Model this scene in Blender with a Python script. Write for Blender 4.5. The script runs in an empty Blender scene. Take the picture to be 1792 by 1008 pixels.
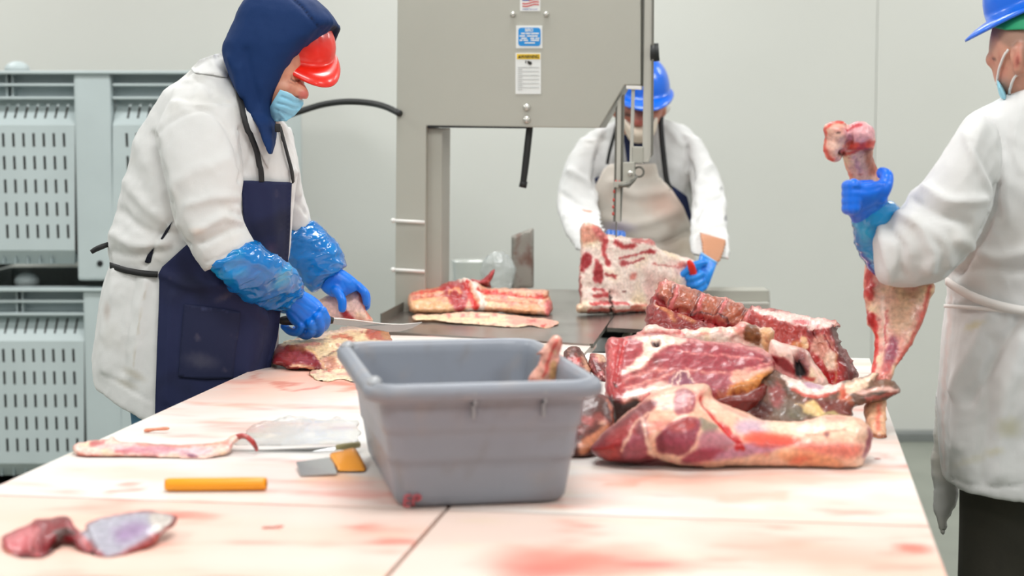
import bpy, bmesh, math, random
import numpy as np
from mathutils import Vector, Matrix
from mathutils.geometry import delaunay_2d_cdt
from mathutils.bvhtree import BVHTree

random.seed(4)
SC = bpy.context.scene
COL = SC.collection

# ------------------------------------------------------------ camera, world, lights, exposure
FPX, CX, CY, CAMZ = 3100.0, 896.0, 504.0, 1.5
PITCH = math.atan(283.0 / FPX)
cam_data = bpy.data.cameras.new('camera')
cam_data.sensor_width = 36.0
cam_data.lens = FPX / 1792.0 * 36.0
cam_data.clip_start = 0.05
cam = bpy.data.objects.new('camera', cam_data)
COL.objects.link(cam)
cam.location = (0, 0, CAMZ)
cam.rotation_euler = (math.pi / 2 - PITCH, 0, 0)
cam_data.dof.use_dof = True
cam_data.dof.focus_distance = 4.25
cam_data.dof.aperture_fstop = 3.2
SC.camera = cam

world = bpy.data.worlds.new('world')
SC.world = world
world.use_nodes = True
bg = world.node_tree.nodes['Background']
bg.inputs['Color'].default_value = (0.93, 0.97, 1.0, 1)
bg.inputs['Strength'].default_value = 0.25

SC.view_settings.view_transform = 'Standard'
SC.view_settings.look = 'None'
SC.view_settings.gamma = 1.0
SC.view_settings.use_curve_mapping = False
SC.view_settings.exposure = 0.0

def area_light(x, y, z, sx, sy, power, rot=(0, 0, 0)):
    d = bpy.data.lights.new('ceiling_lamp', 'AREA')
    d.shape = 'RECTANGLE'
    d.size, d.size_y = sx, sy
    d.energy = power
    d.color = (1.0, 1.0, 0.995)
    o = bpy.data.objects.new('ceiling_lamp', d)
    COL.objects.link(o)
    o.location = (x, y, z)
    o.rotation_euler = rot
    return o

LP = 54.0
for lx in (-3.2, 0.0, 3.2):
    for ly in (-0.6, 2.4, 5.4, 7.6):
        area_light(lx, ly, 3.62, 1.3, 0.7, LP * (0.55 if ly > 7 else 1.0))

# ------------------------------------------------------------ projection helpers
_cp, _sp = math.cos(PITCH), math.sin(PITCH)
FWD = np.array([0, _cp, -_sp]); RGT = np.array([1.0, 0, 0]); UPV = np.array([0, _sp, _cp])
CAMP = np.array([0, 0, CAMZ])

def rays(Q):
    Q = np.asarray(Q, float)
    return FWD + RGT * ((Q[..., 0:1] - CX) / FPX) + UPV * ((CY - Q[..., 1:2]) / FPX)

DSH = 0.0          # depth added to everything while one figure is being built

def P(x, y, D):
    D = D + DSH
    d = rays(np.array([x, y])); return CAMP + d * (D / d[1])

def PA(Q, D):
    d = rays(Q); D = np.asarray(D, float)
    return CAMP + d * (D / d[:, 1])[:, None]

def Z(x, y, z):
    d = rays(np.array([x, y])); return CAMP + d * ((z - CAMZ) / d[2])

def pix(V):
    R = np.asarray(V) - CAMP
    f = R @ FWD
    return np.stack([CX + FPX * (R @ RGT) / f, CY - FPX * (R @ UPV) / f], 1)

# ------------------------------------------------------------ noise
_rs = np.random.RandomState(7)
_perm = _rs.permutation(512).astype(np.int64); _perm = np.concatenate([_perm, _perm, _perm])
_grad = _rs.normal(size=(512, 3)); _grad /= np.linalg.norm(_grad, axis=1)[:, None]

def noise(p, seed=0):
    p = np.asarray(p, float) + seed * 17.31
    i = np.floor(p).astype(np.int64); f = p - i
    u = f * f * f * (f * (f * 6 - 15) + 10)
    out = 0
    for dx in (0, 1):
        for dy in (0, 1):
            for dz in (0, 1):
                h = _perm[(_perm[(_perm[(i[:, 0] + dx) & 511] + i[:, 1] + dy) & 511] + i[:, 2] + dz) & 511]
                g = _grad[h]
                n = g[:, 0] * (f[:, 0] - dx) + g[:, 1] * (f[:, 1] - dy) + g[:, 2] * (f[:, 2] - dz)
                w = (u[:, 0] if dx else 1 - u[:, 0]) * (u[:, 1] if dy else 1 - u[:, 1]) * (u[:, 2] if dz else 1 - u[:, 2])
                out = out + n * w
    return out * 1.6

def fbm(p, sc=1.0, octv=3, seed=0):
    p = np.asarray(p) * sc
    s, a, t = 0, 1.0, 0
    for k in range(octv):
        s = s + a * noise(p * 2 ** k, seed + k * 5); t += a; a *= 0.5
    return s / t

def ridge(p, sc=1.0, octv=3, seed=0):
    p = np.asarray(p) * sc
    s, a, t = 0, 1.0, 0
    for k in range(octv):
        s = s + a * (1 - np.minimum(np.abs(noise(p * 2 ** k, seed + k * 5)) * 2.2, 1)); t += a; a *= 0.5
    return s / t

def sm(a, b, x):
    t = np.clip((x - a) / (b - a), 0, 1); return t * t * (3 - 2 * t)

# ------------------------------------------------------------ 2D helpers
def seg_dist(Q, pts, closed=False):
    pts = np.asarray(pts, float)
    if closed: pts = np.vstack([pts, pts[:1]])
    best = np.full(len(Q), 1e9); near = np.zeros((len(Q), 2))
    for a, b in zip(pts[:-1], pts[1:]):
        ab = b - a; L = max((ab ** 2).sum(), 1e-9)
        t = np.clip(((Q - a) @ ab) / L, 0, 1)
        c = a + t[:, None] * ab
        d = np.sqrt(((Q - c) ** 2).sum(1)); m = d < best
        best[m] = d[m]; near[m] = c[m]
    return best, near

def inside(Q, pts):
    pts = np.asarray(pts, float); r = np.zeros(len(Q), bool)
    for a, b in zip(pts, np.roll(pts, -1, 0)):
        if a[1] == b[1]: continue
        c = (a[1] > Q[:, 1]) != (b[1] > Q[:, 1])
        r ^= c & (Q[:, 0] < (b[0] - a[0]) * (Q[:, 1] - a[1]) / (b[1] - a[1]) + a[0])
    return r

def sdf(Q, pts):
    d, _ = seg_dist(Q, pts, True)
    return np.where(inside(Q, pts), -d, d)

def crom(pts, n, closed=False):
    """Catmull-Rom through rows of any dimension, n steps per span"""
    pts = np.asarray(pts, float); m = len(pts)
    if closed: idx = lambda i: pts[i % m]; spans = m
    else:
        idx = lambda i: pts[min(max(i, 0), m - 1)]; spans = m - 1
    out = []
    for i in range(spans):
        p0, p1, p2, p3 = idx(i - 1), idx(i), idx(i + 1), idx(i + 2)
        for k in range(n):
            t = k / n
            out.append(0.5 * (2 * p1 + (p2 - p0) * t + (2 * p0 - 5 * p1 + 4 * p2 - p3) * t * t + (3 * p1 - p0 - 3 * p2 + p3) * t ** 3))
    if not closed: out.append(pts[-1])
    return np.array(out)

def resample(pts, step, closed=True):
    pts = np.asarray(pts, float)
    q = np.vstack([pts, pts[:1]]) if closed else pts
    d = np.sqrt((np.diff(q, axis=0) ** 2).sum(1)); s = np.concatenate([[0], np.cumsum(d)])
    n = max(int(s[-1] / step), 6)
    t = np.linspace(0, s[-1], n + 1)
    r = np.stack([np.interp(t, s, q[:, k]) for k in range(q.shape[1])], 1)
    return r[:-1] if closed else r

def tri_poly(poly, step, smooth=True, rough=0.0, seed=0):
    b = crom(poly, 6, True) if smooth else np.asarray(poly, float)
    b = resample(b, step)
    if rough:
        q3 = np.column_stack([b / 9.0, np.zeros(len(b))])
        b = b + rough * np.stack([fbm(q3, 1, 2, seed), fbm(q3, 1, 2, seed + 9)], 1)
    lo, hi = b.min(0), b.max(0)
    gx, gy = np.meshgrid(np.arange(lo[0], hi[0], step), np.arange(lo[1], hi[1], step * 0.9))
    gx[::2] += step * 0.5
    g = np.stack([gx.ravel(), gy.ravel()], 1)
    g = g[sdf(g, b) < -step * 0.55]
    allp = np.vstack([b, g]); nb = len(b)
    co = [Vector((float(x), float(y))) for x, y in allp]
    r = delaunay_2d_cdt(co, [(i, (i + 1) % nb) for i in range(nb)], [], 1, 1e-4)
    v = np.array([(p.x, p.y) for p in r[0]]); f = [tuple(t) for t in r[2]]
    d, _ = seg_dist(v, b, True)
    return v, f, d, b

# ------------------------------------------------------------ mesh makers: each returns (V, F)
def blob(poly, D, t, step=4.0, tb=None, w=None, smooth=True, rough=0.0, seed=0, pw=0.5, zmin=None):
    """a solid cushion whose outline is poly: D mid depth (number or function of pixels), t/tb bulge to front/back (m)"""
    v, f, d, b = tri_poly(poly, step, smooth, rough, seed)
    w = w or d.max()
    prof = (1 - (1 - np.clip(d / w, 0, 1)) ** 2) ** pw
    Dm = (D(v) if callable(D) else np.full(len(v), float(D))) + DSH
    t = t(v) if callable(t) else t
    tb = t if tb is None else tb
    A = PA(v, Dm - t * prof); B = PA(v, Dm + tb * prof)
    bnd = d < 1e-3
    m = np.arange(len(v)); m2 = m.copy()
    k = np.where(~bnd)[0]; m2[k] = len(v) + np.arange(len(k))
    V = np.vstack([A, B[k]])
    F = []
    for tr in f:
        p = v[list(tr)]
        s = (p[1][0] - p[0][0]) * (p[2][1] - p[0][1]) - (p[1][1] - p[0][1]) * (p[2][0] - p[0][0])
        tr = tr if s < 0 else tr[::-1]
        F.append(tuple(tr))
        bt = tuple(m2[i] for i in tr[::-1])
        if not all(bnd[i] for i in tr): F.append(bt)
    if zmin is not None: V[:, 2] = np.maximum(V[:, 2], zmin)
    return V, F

def rings(R, cap=True):
    """R: (m, n, 3) rings -> closed tube"""
    R = np.asarray(R); m, n = R.shape[:2]
    V = R.reshape(-1, 3); F = []
    for i in range(m - 1):
        for j in range(n):
            k = (j + 1) % n
            F.append((i * n + j, i * n + k, (i + 1) * n + k, (i + 1) * n + j))
    if cap:
        V = np.vstack([V, R[0].mean(0), R[-1].mean(0)]); a, b = m * n, m * n + 1
        for j in range(n):
            k = (j + 1) % n
            F.append((a, k, j)); F.append((b, (m - 1) * n + j, (m - 1) * n + k))
    return V, F

def loft(secs, n=28, sub=6, e=0.85):
    """secs: (x1,y1,x2,y2,D,t) pixel ends of a cross section, depth, half thickness"""
    S = crom([s[:6] for s in secs], sub)
    th = np.linspace(0, 2 * math.pi, n, endpoint=False)
    c, s = np.cos(th), np.sin(th)
    c = np.sign(c) * np.abs(c) ** e; s = np.sign(s) * np.abs(s) ** e
    R = []
    for x1, y1, x2, y2, D, t in S:
        a, b = P(x1, y1, D), P(x2, y2, D)
        R.append((a + b) / 2 + np.outer(c, (b - a) / 2) + np.outer(s, np.array([0, -t, 0])))
    return rings(R)

def tube(pts, rad, n=12, sub=5, cap=True):
    """round tube along world points; rad number or list"""
    pts = np.asarray(pts, float)
    r = np.full(len(pts), rad, float) if np.isscalar(rad) else np.asarray(rad, float)
    S = crom(np.column_stack([pts, r]), sub) if sub > 1 else np.column_stack([pts, r])
    p, r = S[:, :3], S[:, 3]
    T = np.gradient(p, axis=0); T /= np.linalg.norm(T, axis=1)[:, None] + 1e-12
    u = np.cross(T[0], [0.3, 0.2, 0.9]); u /= np.linalg.norm(u)
    R = []
    th = np.linspace(0, 2 * math.pi, n, endpoint=False)
    for i in range(len(p)):
        u = u - T[i] * (u @ T[i]); u /= np.linalg.norm(u)
        v = np.cross(T[i], u)
        R.append(p[i] + r[i] * (np.outer(np.cos(th), u) + np.outer(np.sin(th), v)))
    return rings(R, cap)

def finger(pp, rad):
    """rounded finger through (x,y,D) pixel points"""
    w = [P(*q) for q in pp]
    r = np.linspace(rad, rad * 0.85, len(w))
    V, F = tube(w, list(r), 10, 4)
    V2, F2 = ell(w[-1], (r[-1],) * 3, 10, 8)
    V3, F3 = ell(w[0], (rad * 1.08,) * 3, 10, 8)
    return join([(V, F), (V2, F2), (V3, F3)])

def ell(c, r, n=24, m=14, rot=None):
    R = []
    for i in range(m + 1):
        a = math.pi * (i + 0.001) / (m + 0.002) - math.pi / 2
        th = np.linspace(0, 2 * math.pi, n, endpoint=False)
        R.append(np.stack([r[0] * math.cos(a) * np.cos(th), r[1] * math.cos(a) * np.sin(th), np.full(n, r[2] * math.sin(a))], 1))
    V, F = rings(R)
    if rot is not None: V = V @ np.asarray(rot).T
    return V + np.asarray(c), F

def join(parts):
    Vs, Fs, o = [], [], 0
    for V, F in parts:
        Vs.append(np.asarray(V)); Fs += [tuple(int(i) + o for i in f) for f in F]; o += len(V)
    return np.vstack(Vs), Fs

def box(c, s, rot=None, bev=0.0):
    bm = bmesh.new(); bmesh.ops.create_cube(bm, size=1)
    for v in bm.verts: v.co = Vector((v.co.x * s[0], v.co.y * s[1], v.co.z * s[2]))
    if bev: bmesh.ops.bevel(bm, geom=list(bm.edges), offset=bev, segments=2, affect='EDGES', profile=0.6)
    return bm_out(bm, c, rot)

def bm_out(bm, c=(0, 0, 0), rot=None):
    bm.verts.index_update()
    V = np.array([v.co[:] for v in bm.verts]); F = [tuple(v.index for v in f.verts) for f in bm.faces]
    bm.free()
    if rot is not None: V = V @ np.asarray(rot).T
    return V + np.asarray(c), F

def cyl(a, b, r, n=16, r2=None):
    return tube([a, b], [r, r2 if r2 is not None else r], n, 1)

def prism(front, back):
    """front, back: equal length lists of world points"""
    n = len(front); V = np.vstack([front, back])
    F = [tuple(range(n)), tuple(range(2 * n - 1, n - 1, -1))]
    for i in range(n):
        j = (i + 1) % n; F.append((i, i + n, j + n, j))
    return V, F

def rotz(a):
    c, s = math.cos(a), math.sin(a); return np.array([[c, -s, 0], [s, c, 0], [0, 0, 1]])

def frame(x, z):
    """rotation whose columns are x', y', z'"""
    z = np.asarray(z, float); z /= np.linalg.norm(z)
    x = np.asarray(x, float); x = x - z * (x @ z); x /= np.linalg.norm(x)
    return np.stack([x, np.cross(z, x), z], 1)

def to_mesh(name, V, F):
    me = bpy.data.meshes.new(name)
    me.from_pydata([tuple(map(float, v)) for v in V], [], [tuple(int(i) for i in f) for f in F])
    me.update(); return me

def fuse(parts, vox, smooth=3):
    """union of overlapping solids as one continuous skin"""
    V, F = join(parts)
    me = to_mesh('tmp', V, F); ob = bpy.data.objects.new('tmp', me); COL.objects.link(ob)
    m = ob.modifiers.new('r', 'REMESH'); m.mode = 'VOXEL'; m.voxel_size = vox
    if smooth:
        s = ob.modifiers.new('s', 'SMOOTH'); s.factor = 0.5; s.iterations = smooth
    dg = bpy.context.evaluated_depsgraph_get()
    m2 = bpy.data.meshes.new_from_object(ob.evaluated_get(dg))
    bpy.data.objects.remove(ob); bpy.data.meshes.remove(me)
    n = len(m2.vertices); co = np.empty(n * 3); m2.vertices.foreach_get('co', co)
    F = [tuple(p.vertices) for p in m2.polygons]
    bpy.data.meshes.remove(m2)
    return co.reshape(-1, 3), F

def normals(V, F):
    N = np.zeros_like(V)
    tri = np.array([(f[0], f[1], f[2]) for f in F] + [(f[0], f[2], f[3]) for f in F if len(f) == 4])
    fn = np.cross(V[tri[:, 1]] - V[tri[:, 0]], V[tri[:, 2]] - V[tri[:, 0]])
    for k in range(3): np.add.at(N, tri[:, k], fn)
    return N / (np.linalg.norm(N, axis=1)[:, None] + 1e-12)

def smooth_mesh(V, F, it=2, f=0.5):
    e = set()
    for q in F:
        for a, b in zip(q, q[1:] + q[:1]): e.add((min(a, b), max(a, b)))
    e = np.array(list(e))
    for _ in range(it):
        S = np.zeros_like(V); c = np.zeros(len(V))
        np.add.at(S, e[:, 0], V[e[:, 1]]); np.add.at(S, e[:, 1], V[e[:, 0]])
        np.add.at(c, e[:, 0], 1); np.add.at(c, e[:, 1], 1)
        V = V * (1 - f) + f * S / np.maximum(c, 1)[:, None]
    return V

def creases(V, N, ops, gate=None):
    """ops: (polyline px, width px, height m): negative = groove. applied to camera-facing skin along the normal"""
    Q = pix(V); d = np.zeros(len(V))
    wq = Q + 3 * np.stack([noise(V * 25, 3), noise(V * 25, 4)], 1)
    face = sm(0.0, 0.3, -N[:, 1])
    for pts, w, h in ops:
        pts = crom(pts, 5) if len(pts) > 2 else np.asarray(pts, float)
        lo, hi = pts.min(0) - 3 * w, pts.max(0) + 3 * w
        m = ((wq > lo) & (wq < hi)).all(1)
        if not m.any(): continue
        s, _ = seg_dist(wq[m], pts)
        d[m] += h * np.exp(-(s / w) ** 2) * face[m]
    return V + N * d[:, None]

# ------------------------------------------------------------ colour painting (surface colours, some with painted shade, kept as a mesh attribute)
def lin(c):
    c = np.clip(np.asarray(c, float), 0, 255) / 255.0
    return np.where(c <= 0.04045, c / 12.92, ((c + 0.055) / 1.055) ** 2.4)

def paint(C, V, Q, ops, warp=2.0, ws=60):
    wq = Q + warp * np.stack([fbm(V, ws, 2, 31), fbm(V, ws, 2, 57)], 1) * 2
    for op in ops:
        k = op[0]
        if k == 'p':
            _, pts, col, soft, al = op
            s = sdf(wq, crom(pts, 4, True)); w = al * (1 - sm(-soft, soft, s))
        elif k == 'l':
            _, pts, wd, col, soft, al = op
            s, _n = seg_dist(wq, crom(pts, 4) if len(pts) > 2 else pts); w = al * (1 - sm(wd - soft, wd + soft, s))
        elif k == 'e':
            _, cx, cy, rx, ry, rot, col, soft, al = op
            c, s_ = math.cos(rot), math.sin(rot)
            dx, dy = wq[:, 0] - cx, wq[:, 1] - cy
            r = np.sqrt(((dx * c + dy * s_) / rx) ** 2 + ((-dx * s_ + dy * c) / ry) ** 2)
            w = al * (1 - sm(1 - soft, 1 + soft, r))
        C = C * (1 - w[:, None]) + np.asarray(col, float) * w[:, None]
    return C

def mixc(C, col, w):
    w = np.clip(w, 0, 1)[:, None]; return C * (1 - w) + np.asarray(col, float) * w

def solid(V, c): return np.tile(np.asarray(c, float), (len(V), 1))

RED, DRED, PINK, FAT, CREAM, BONE, BROWN = (158, 48, 52), (98, 24, 26), (206, 120, 118), (236, 205, 188), (238, 214, 176), (196, 142, 104), (116, 72, 52)

def flesh(V, seed=0, base=RED, fat=0.35, sc=28.0, marble=0.5):
    C = solid(V, base)
    C = mixc(C, DRED, sm(0.0, 0.5, fbm(V, sc, 3, seed)) * 0.8)
    C = mixc(C, PINK, sm(0.05, 0.5, fbm(V, sc * 0.8, 3, seed + 3)) * 0.8)
    C = mixc(C, FAT, sm(0.80, 0.97, ridge(V, sc * 1.1, 2, seed + 6)) * marble)
    C = mixc(C, FAT, sm(0.5 - fat, 0.75 - fat, fbm(V, sc * 0.5, 3, seed + 11) + 0.0) * 0.9)
    return C

def fatty(V, seed=0, base=FAT, red=0.3, sc=24.0, pk=0.6):
    C = solid(V, base)
    C = mixc(C, CREAM, sm(0, 0.5, fbm(V, sc, 2, seed)) * 0.7)
    C = mixc(C, PINK, sm(0.0, 0.5, fbm(V, sc, 3, seed + 4)) * pk)
    C = mixc(C, RED, sm(0.55 - red, 0.8 - red, fbm(V, sc * 1.2, 3, seed + 8)) * 0.8)
    C = mixc(C, (180, 60, 62), sm(0.9, 1.0, ridge(V, sc * 0.9, 2, seed + 14)) * pk)
    return C

# ------------------------------------------------------------ materials
MATS = {}
def mat(name, color=None, rough=0.5, metal=0.0, attr=False, bump=0.0, bscale=80.0, var=0.0, vscale=8.0, coat=0.0, sss=0.0,
        trans=0.0, alpha=1.0, spec=0.5, stretch=None, dist=0.002, sheen=0.0, emit=None):
    if name in MATS: return MATS[name]
    m = bpy.data.materials.new(name); m.use_nodes = True
    nt = m.node_tree; b = nt.nodes['Principled BSDF']
    b.inputs['Roughness'].default_value = rough; b.inputs['Metallic'].default_value = metal
    b.inputs['Coat Weight'].default_value = coat; b.inputs['Coat Roughness'].default_value = 0.12
    b.inputs['Specular IOR Level'].default_value = spec
    b.inputs['Transmission Weight'].default_value = trans; b.inputs['Alpha'].default_value = alpha
    b.inputs['Sheen Weight'].default_value = sheen
    if sss:
        b.inputs['Subsurface Weight'].default_value = sss; b.inputs['Subsurface Radius'].default_value = (0.02, 0.008, 0.005)
        b.inputs['Subsurface Scale'].default_value = 0.3
    tc = nt.nodes.new('ShaderNodeTexCoord'); mp = nt.nodes.new('ShaderNodeMapping')
    nt.links.new(tc.outputs['Object'], mp.inputs['Vector'])
    if stretch: mp.inputs['Scale'].default_value = stretch
    if attr:
        a = nt.nodes.new('ShaderNodeAttribute'); a.attribute_name = 'Col'; src = a.outputs['Color']
    else:
        r = nt.nodes.new('ShaderNodeRGB'); r.outputs[0].default_value = (*lin(color), 1); src = r.outputs[0]
    if var:
        n = nt.nodes.new('ShaderNodeTexNoise'); n.inputs['Scale'].default_value = vscale; n.inputs['Detail'].default_value = 5
        nt.links.new(mp.outputs[0], n.inputs['Vector'])
        mr = nt.nodes.new('ShaderNodeMapRange'); mr.inputs['From Min'].default_value = 0.3; mr.inputs['From Max'].default_value = 0.7
        mr.inputs['To Min'].default_value = 1 - var; mr.inputs['To Max'].default_value = 1 + var
        nt.links.new(n.outputs['Fac'], mr.inputs['Value'])
        hs = nt.nodes.new('ShaderNodeHueSaturation'); nt.links.new(src, hs.inputs['Color']); nt.links.new(mr.outputs[0], hs.inputs['Value'])
        src = hs.outputs['Color']
    nt.links.new(src, b.inputs['Base Color'])
    if bump:
        n2 = nt.nodes.new('ShaderNodeTexNoise'); n2.inputs['Scale'].default_value = bscale; n2.inputs['Detail'].default_value = 4
        nt.links.new(mp.outputs[0], n2.inputs['Vector'])
        bp = nt.nodes.new('ShaderNodeBump'); bp.inputs['Strength'].default_value = bump; bp.inputs['Distance'].default_value = dist
        nt.links.new(n2.outputs['Fac'], bp.inputs['Height']); nt.links.new(bp.outputs[0], b.inputs['Normal'])
    if emit:
        b.inputs['Emission Color'].default_value = (*lin(emit[:3]), 1); b.inputs['Emission Strength'].default_value = emit[3]
    MATS[name] = m; return m

# ------------------------------------------------------------ objects
def wpos(o):
    p = np.zeros(3)
    while o is not None:
        p += np.array(o.location); o = o.parent
    return p

def tag(o, label=None, cat=None, group=None, kind=None):
    if label: o['label'] = label
    if cat: o['category'] = cat
    if group: o['group'] = group
    if kind: o['kind'] = kind
    return o

def thing(name, loc, label, cat, group=None):
    o = bpy.data.objects.new(name, None); COL.objects.link(o)
    o.location = tuple(map(float, loc)); o.empty_display_size = 0.05
    return tag(o, label, cat, group)

def obj(name, geo, m, parent=None, cols=None, smooth=True, base=None):
    """one mesh object in world space; cols = sRGB colour per vertex"""
    V, F = geo; V = np.asarray(V, float)
    if parent is not None: org = wpos(parent)
    else:
        org = np.array([(V[:, 0].min() + V[:, 0].max()) / 2, (V[:, 1].min() + V[:, 1].max()) / 2, V[:, 2].min()])
    me = to_mesh(name, V - org, F)
    if smooth: me.polygons.foreach_set('use_smooth', [True] * len(me.polygons))
    if cols is not None:
        at = me.color_attributes.new('Col', 'FLOAT_COLOR', 'POINT')
        c = np.ones((len(V), 4)); c[:, :3] = lin(cols); at.data.foreach_set('color', c.ravel())
    me.materials.append(m)
    o = bpy.data.objects.new(name, me); COL.objects.link(o)
    if parent is not None: o.parent = parent
    else: o.location = tuple(org)
    return o

def fix(geo):
    """make normals point outward"""
    V, F = geo; bm = bmesh.new()
    vs = [bm.verts.new(tuple(v)) for v in V]
    for f in F:
        try: bm.faces.new([vs[i] for i in f])
        except ValueError: pass
    bmesh.ops.recalc_face_normals(bm, faces=bm.faces)
    return bm_out(bm)

def bevel_geo(geo, off, seg=2):
    V, F = geo; bm = bmesh.new()
    vs = [bm.verts.new(tuple(v)) for v in V]
    for f in F: bm.faces.new([vs[i] for i in f])
    bmesh.ops.recalc_face_normals(bm, faces=bm.faces)
    ed = [e for e in bm.edges if len(e.link_faces) == 2 and e.calc_face_angle(0) > 0.5]
    bmesh.ops.bevel(bm, geom=ed, offset=off, segments=seg, affect='EDGES', profile=0.6)
    return bm_out(bm)

# ------------------------------------------------------------ things laid on a surface
class Surf:
    def __init__(self, V, F):
        self.t = BVHTree.FromPolygons([tuple(v) for v in V], F)
    def hit(self, Q):
        d = rays(Q); out = np.full((len(Q), 3), np.nan); nr = np.zeros((len(Q), 3))
        for i, r in enumerate(d):
            h = self.t.ray_cast(Vector(CAMP), Vector(r).normalized())
            if h[0] is not None:
                out[i] = h[0][:]; n = np.array(h[1][:]); nr[i] = n if n @ r < 0 else -n
        bad = np.isnan(out[:, 0])
        if bad.any() and (~bad).any():
            g = np.where(~bad)[0]
            for i in np.where(bad)[0]:
                j = g[np.argmin(((Q[g] - Q[i]) ** 2).sum(1))]
                out[i] = PA(Q[i:i + 1], out[j, 1:2])[0]; nr[i] = nr[j]
        return out, nr

def patch(surf, poly, off=0.006, thick=0.004, step=5.0, smooth=False, relax=2, rough=0.0):
    """cloth piece lying over a surface, outline poly"""
    v, f, d, b = tri_poly(poly, step, smooth, rough)
    X, N = surf.hit(v)
    f = [tuple(t) for t in f]
    if relax:
        dep = X[:, 1].copy()
        e = set()
        for q in f:
            for a, c in zip(q, q[1:] + q[:1]): e.add((min(a, c), max(a, c)))
        e = np.array(list(e))
        for _ in range(relax):
            S = np.zeros(len(dep)); c = np.zeros(len(dep))
            np.add.at(S, e[:, 0], dep[e[:, 1]]); np.add.at(S, e[:, 1], dep[e[:, 0]])
            np.add.at(c, e[:, 0], 1); np.add.at(c, e[:, 1], 1)
            dep = 0.5 * dep + 0.5 * S / np.maximum(c, 1)
        dep = np.minimum(dep, X[:, 1] + 0.002)
        X = PA(v, dep)
    A = PA(v, X[:, 1] - off - thick); B = PA(v, X[:, 1] - off)
    n = len(v); F = []
    for tr in f:
        p = v[list(tr)]
        s = (p[1][0] - p[0][0]) * (p[2][1] - p[0][1]) - (p[1][1] - p[0][1]) * (p[2][0] - p[0][0])
        tr = tr if s < 0 else tr[::-1]
        F.append(tr); F.append(tuple(i + n for i in tr[::-1]))
    cnt = {}
    for tr in f:
        for a, c in zip(tr, tr[1:] + tr[:1]): cnt[(min(a, c), max(a, c))] = cnt.get((min(a, c), max(a, c)), 0) + 1
    for (a, c), k in cnt.items():
        if k == 1: F.append((a, c, c + n, a + n))
    return fix((np.vstack([A, B]), F))

def strap(surf, pts, width, thick=0.003, off=0.004, n=6):
    """flat band over a surface along pixel points; width m"""
    q = crom(pts, n) if len(pts) > 2 else resample(pts, 6, False)
    X, N = surf.hit(q)
    X = np.column_stack([np.convolve(np.pad(X[:, k], 2, 'edge'), np.ones(5) / 5, 'valid') for k in range(3)]) if len(X) > 6 else X
    T = np.gradient(X, axis=0); T /= np.linalg.norm(T, axis=1)[:, None] + 1e-9
    W = np.cross(T, N); W /= np.linalg.norm(W, axis=1)[:, None] + 1e-9
    c = X + N * off
    R = np.stack([c + W * width / 2, c + W * width / 2 + N * thick, c - W * width / 2 + N * thick, c - W * width / 2], 1)
    return fix(rings(R))
# ============================================================ the room
TA = math.atan(480 / 3100.0)                    # table / saw direction, turned to the right of the view
E1 = np.array([math.cos(TA), -math.sin(TA), 0.0]); E2 = np.array([math.sin(TA), math.cos(TA), 0.0]); EZ = np.array([0, 0, 1.0])
RT = np.stack([E1, E2, EZ], 1)

def struct(name, geo, m, parent=None, smooth=False, cols=None):
    o = obj(name, geo, m, parent, cols, smooth)
    if parent is None: o['kind'] = 'structure'
    return o

WALL = mat('wall_panel_white', (212, 213, 207), 0.45, var=0.02, vscale=1.3, bump=0.03, bscale=30)
WALLS = mat('side_wall_paint', (176, 178, 174), 0.6, var=0.02)
FLOOR = mat('concrete_floor', (134, 138, 128), 0.4, var=0.10, vscale=3.0, bump=0.1, bscale=60)
CURB = mat('grey_curb', (122, 126, 124), 0.5, var=0.05)
GAP = mat('joint_grey', (206, 207, 202), 0.8)
CEIL = mat('ceiling_white', (228, 228, 224), 0.7, var=0.02)
YB = 8.45
struct('floor', box((0, 3, -0.05), (11, 13.2, 0.1)), FLOOR)
wb = struct('wall_back', box((0, YB + 0.08, 1.85), (11, 0.1, 3.7)), GAP)
seam = P(1529, 300, YB)[0]
struct('wall_panel', box((seam - 0.0012 - 3.2, YB + 0.01, 1.87), (6.4, 0.06, 3.66), bev=0.002), WALL, wb)
struct('wall_panel', box((seam + 0.0012 + 1.5, YB + 0.01, 1.87), (3.0, 0.06, 3.66), bev=0.002), WALL, wb)
struct('baseboard_back', box((0, YB - 0.05, 0.02), (11, 0.09, 0.05), bev=0.01), CURB)
struct('wall_left', box((-5.05, 3, 1.85), (0.1, 11.0, 3.7)), WALLS)
struct('wall_right', box((4.75, 3, 1.85), (0.1, 11.0, 3.7)), WALLS)
struct('wall_front', box((0, -2.9, 1.85), (11, 0.1, 3.7)), WALLS)
struct('ceiling', box((0, 3, 3.75), (11, 13.2, 0.1)), CEIL)

# ============================================================ bulk bins
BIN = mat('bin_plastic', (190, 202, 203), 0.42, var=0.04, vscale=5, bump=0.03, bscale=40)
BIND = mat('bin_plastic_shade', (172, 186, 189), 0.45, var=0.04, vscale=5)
DARK = mat('dark_gap', (26, 27, 28), 0.8)
TRIM = mat('meat_trimmings_brown', (96, 76, 66), 0.6, var=0.5, vscale=14, bump=0.6, bscale=20)
YF = 7.0

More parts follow.
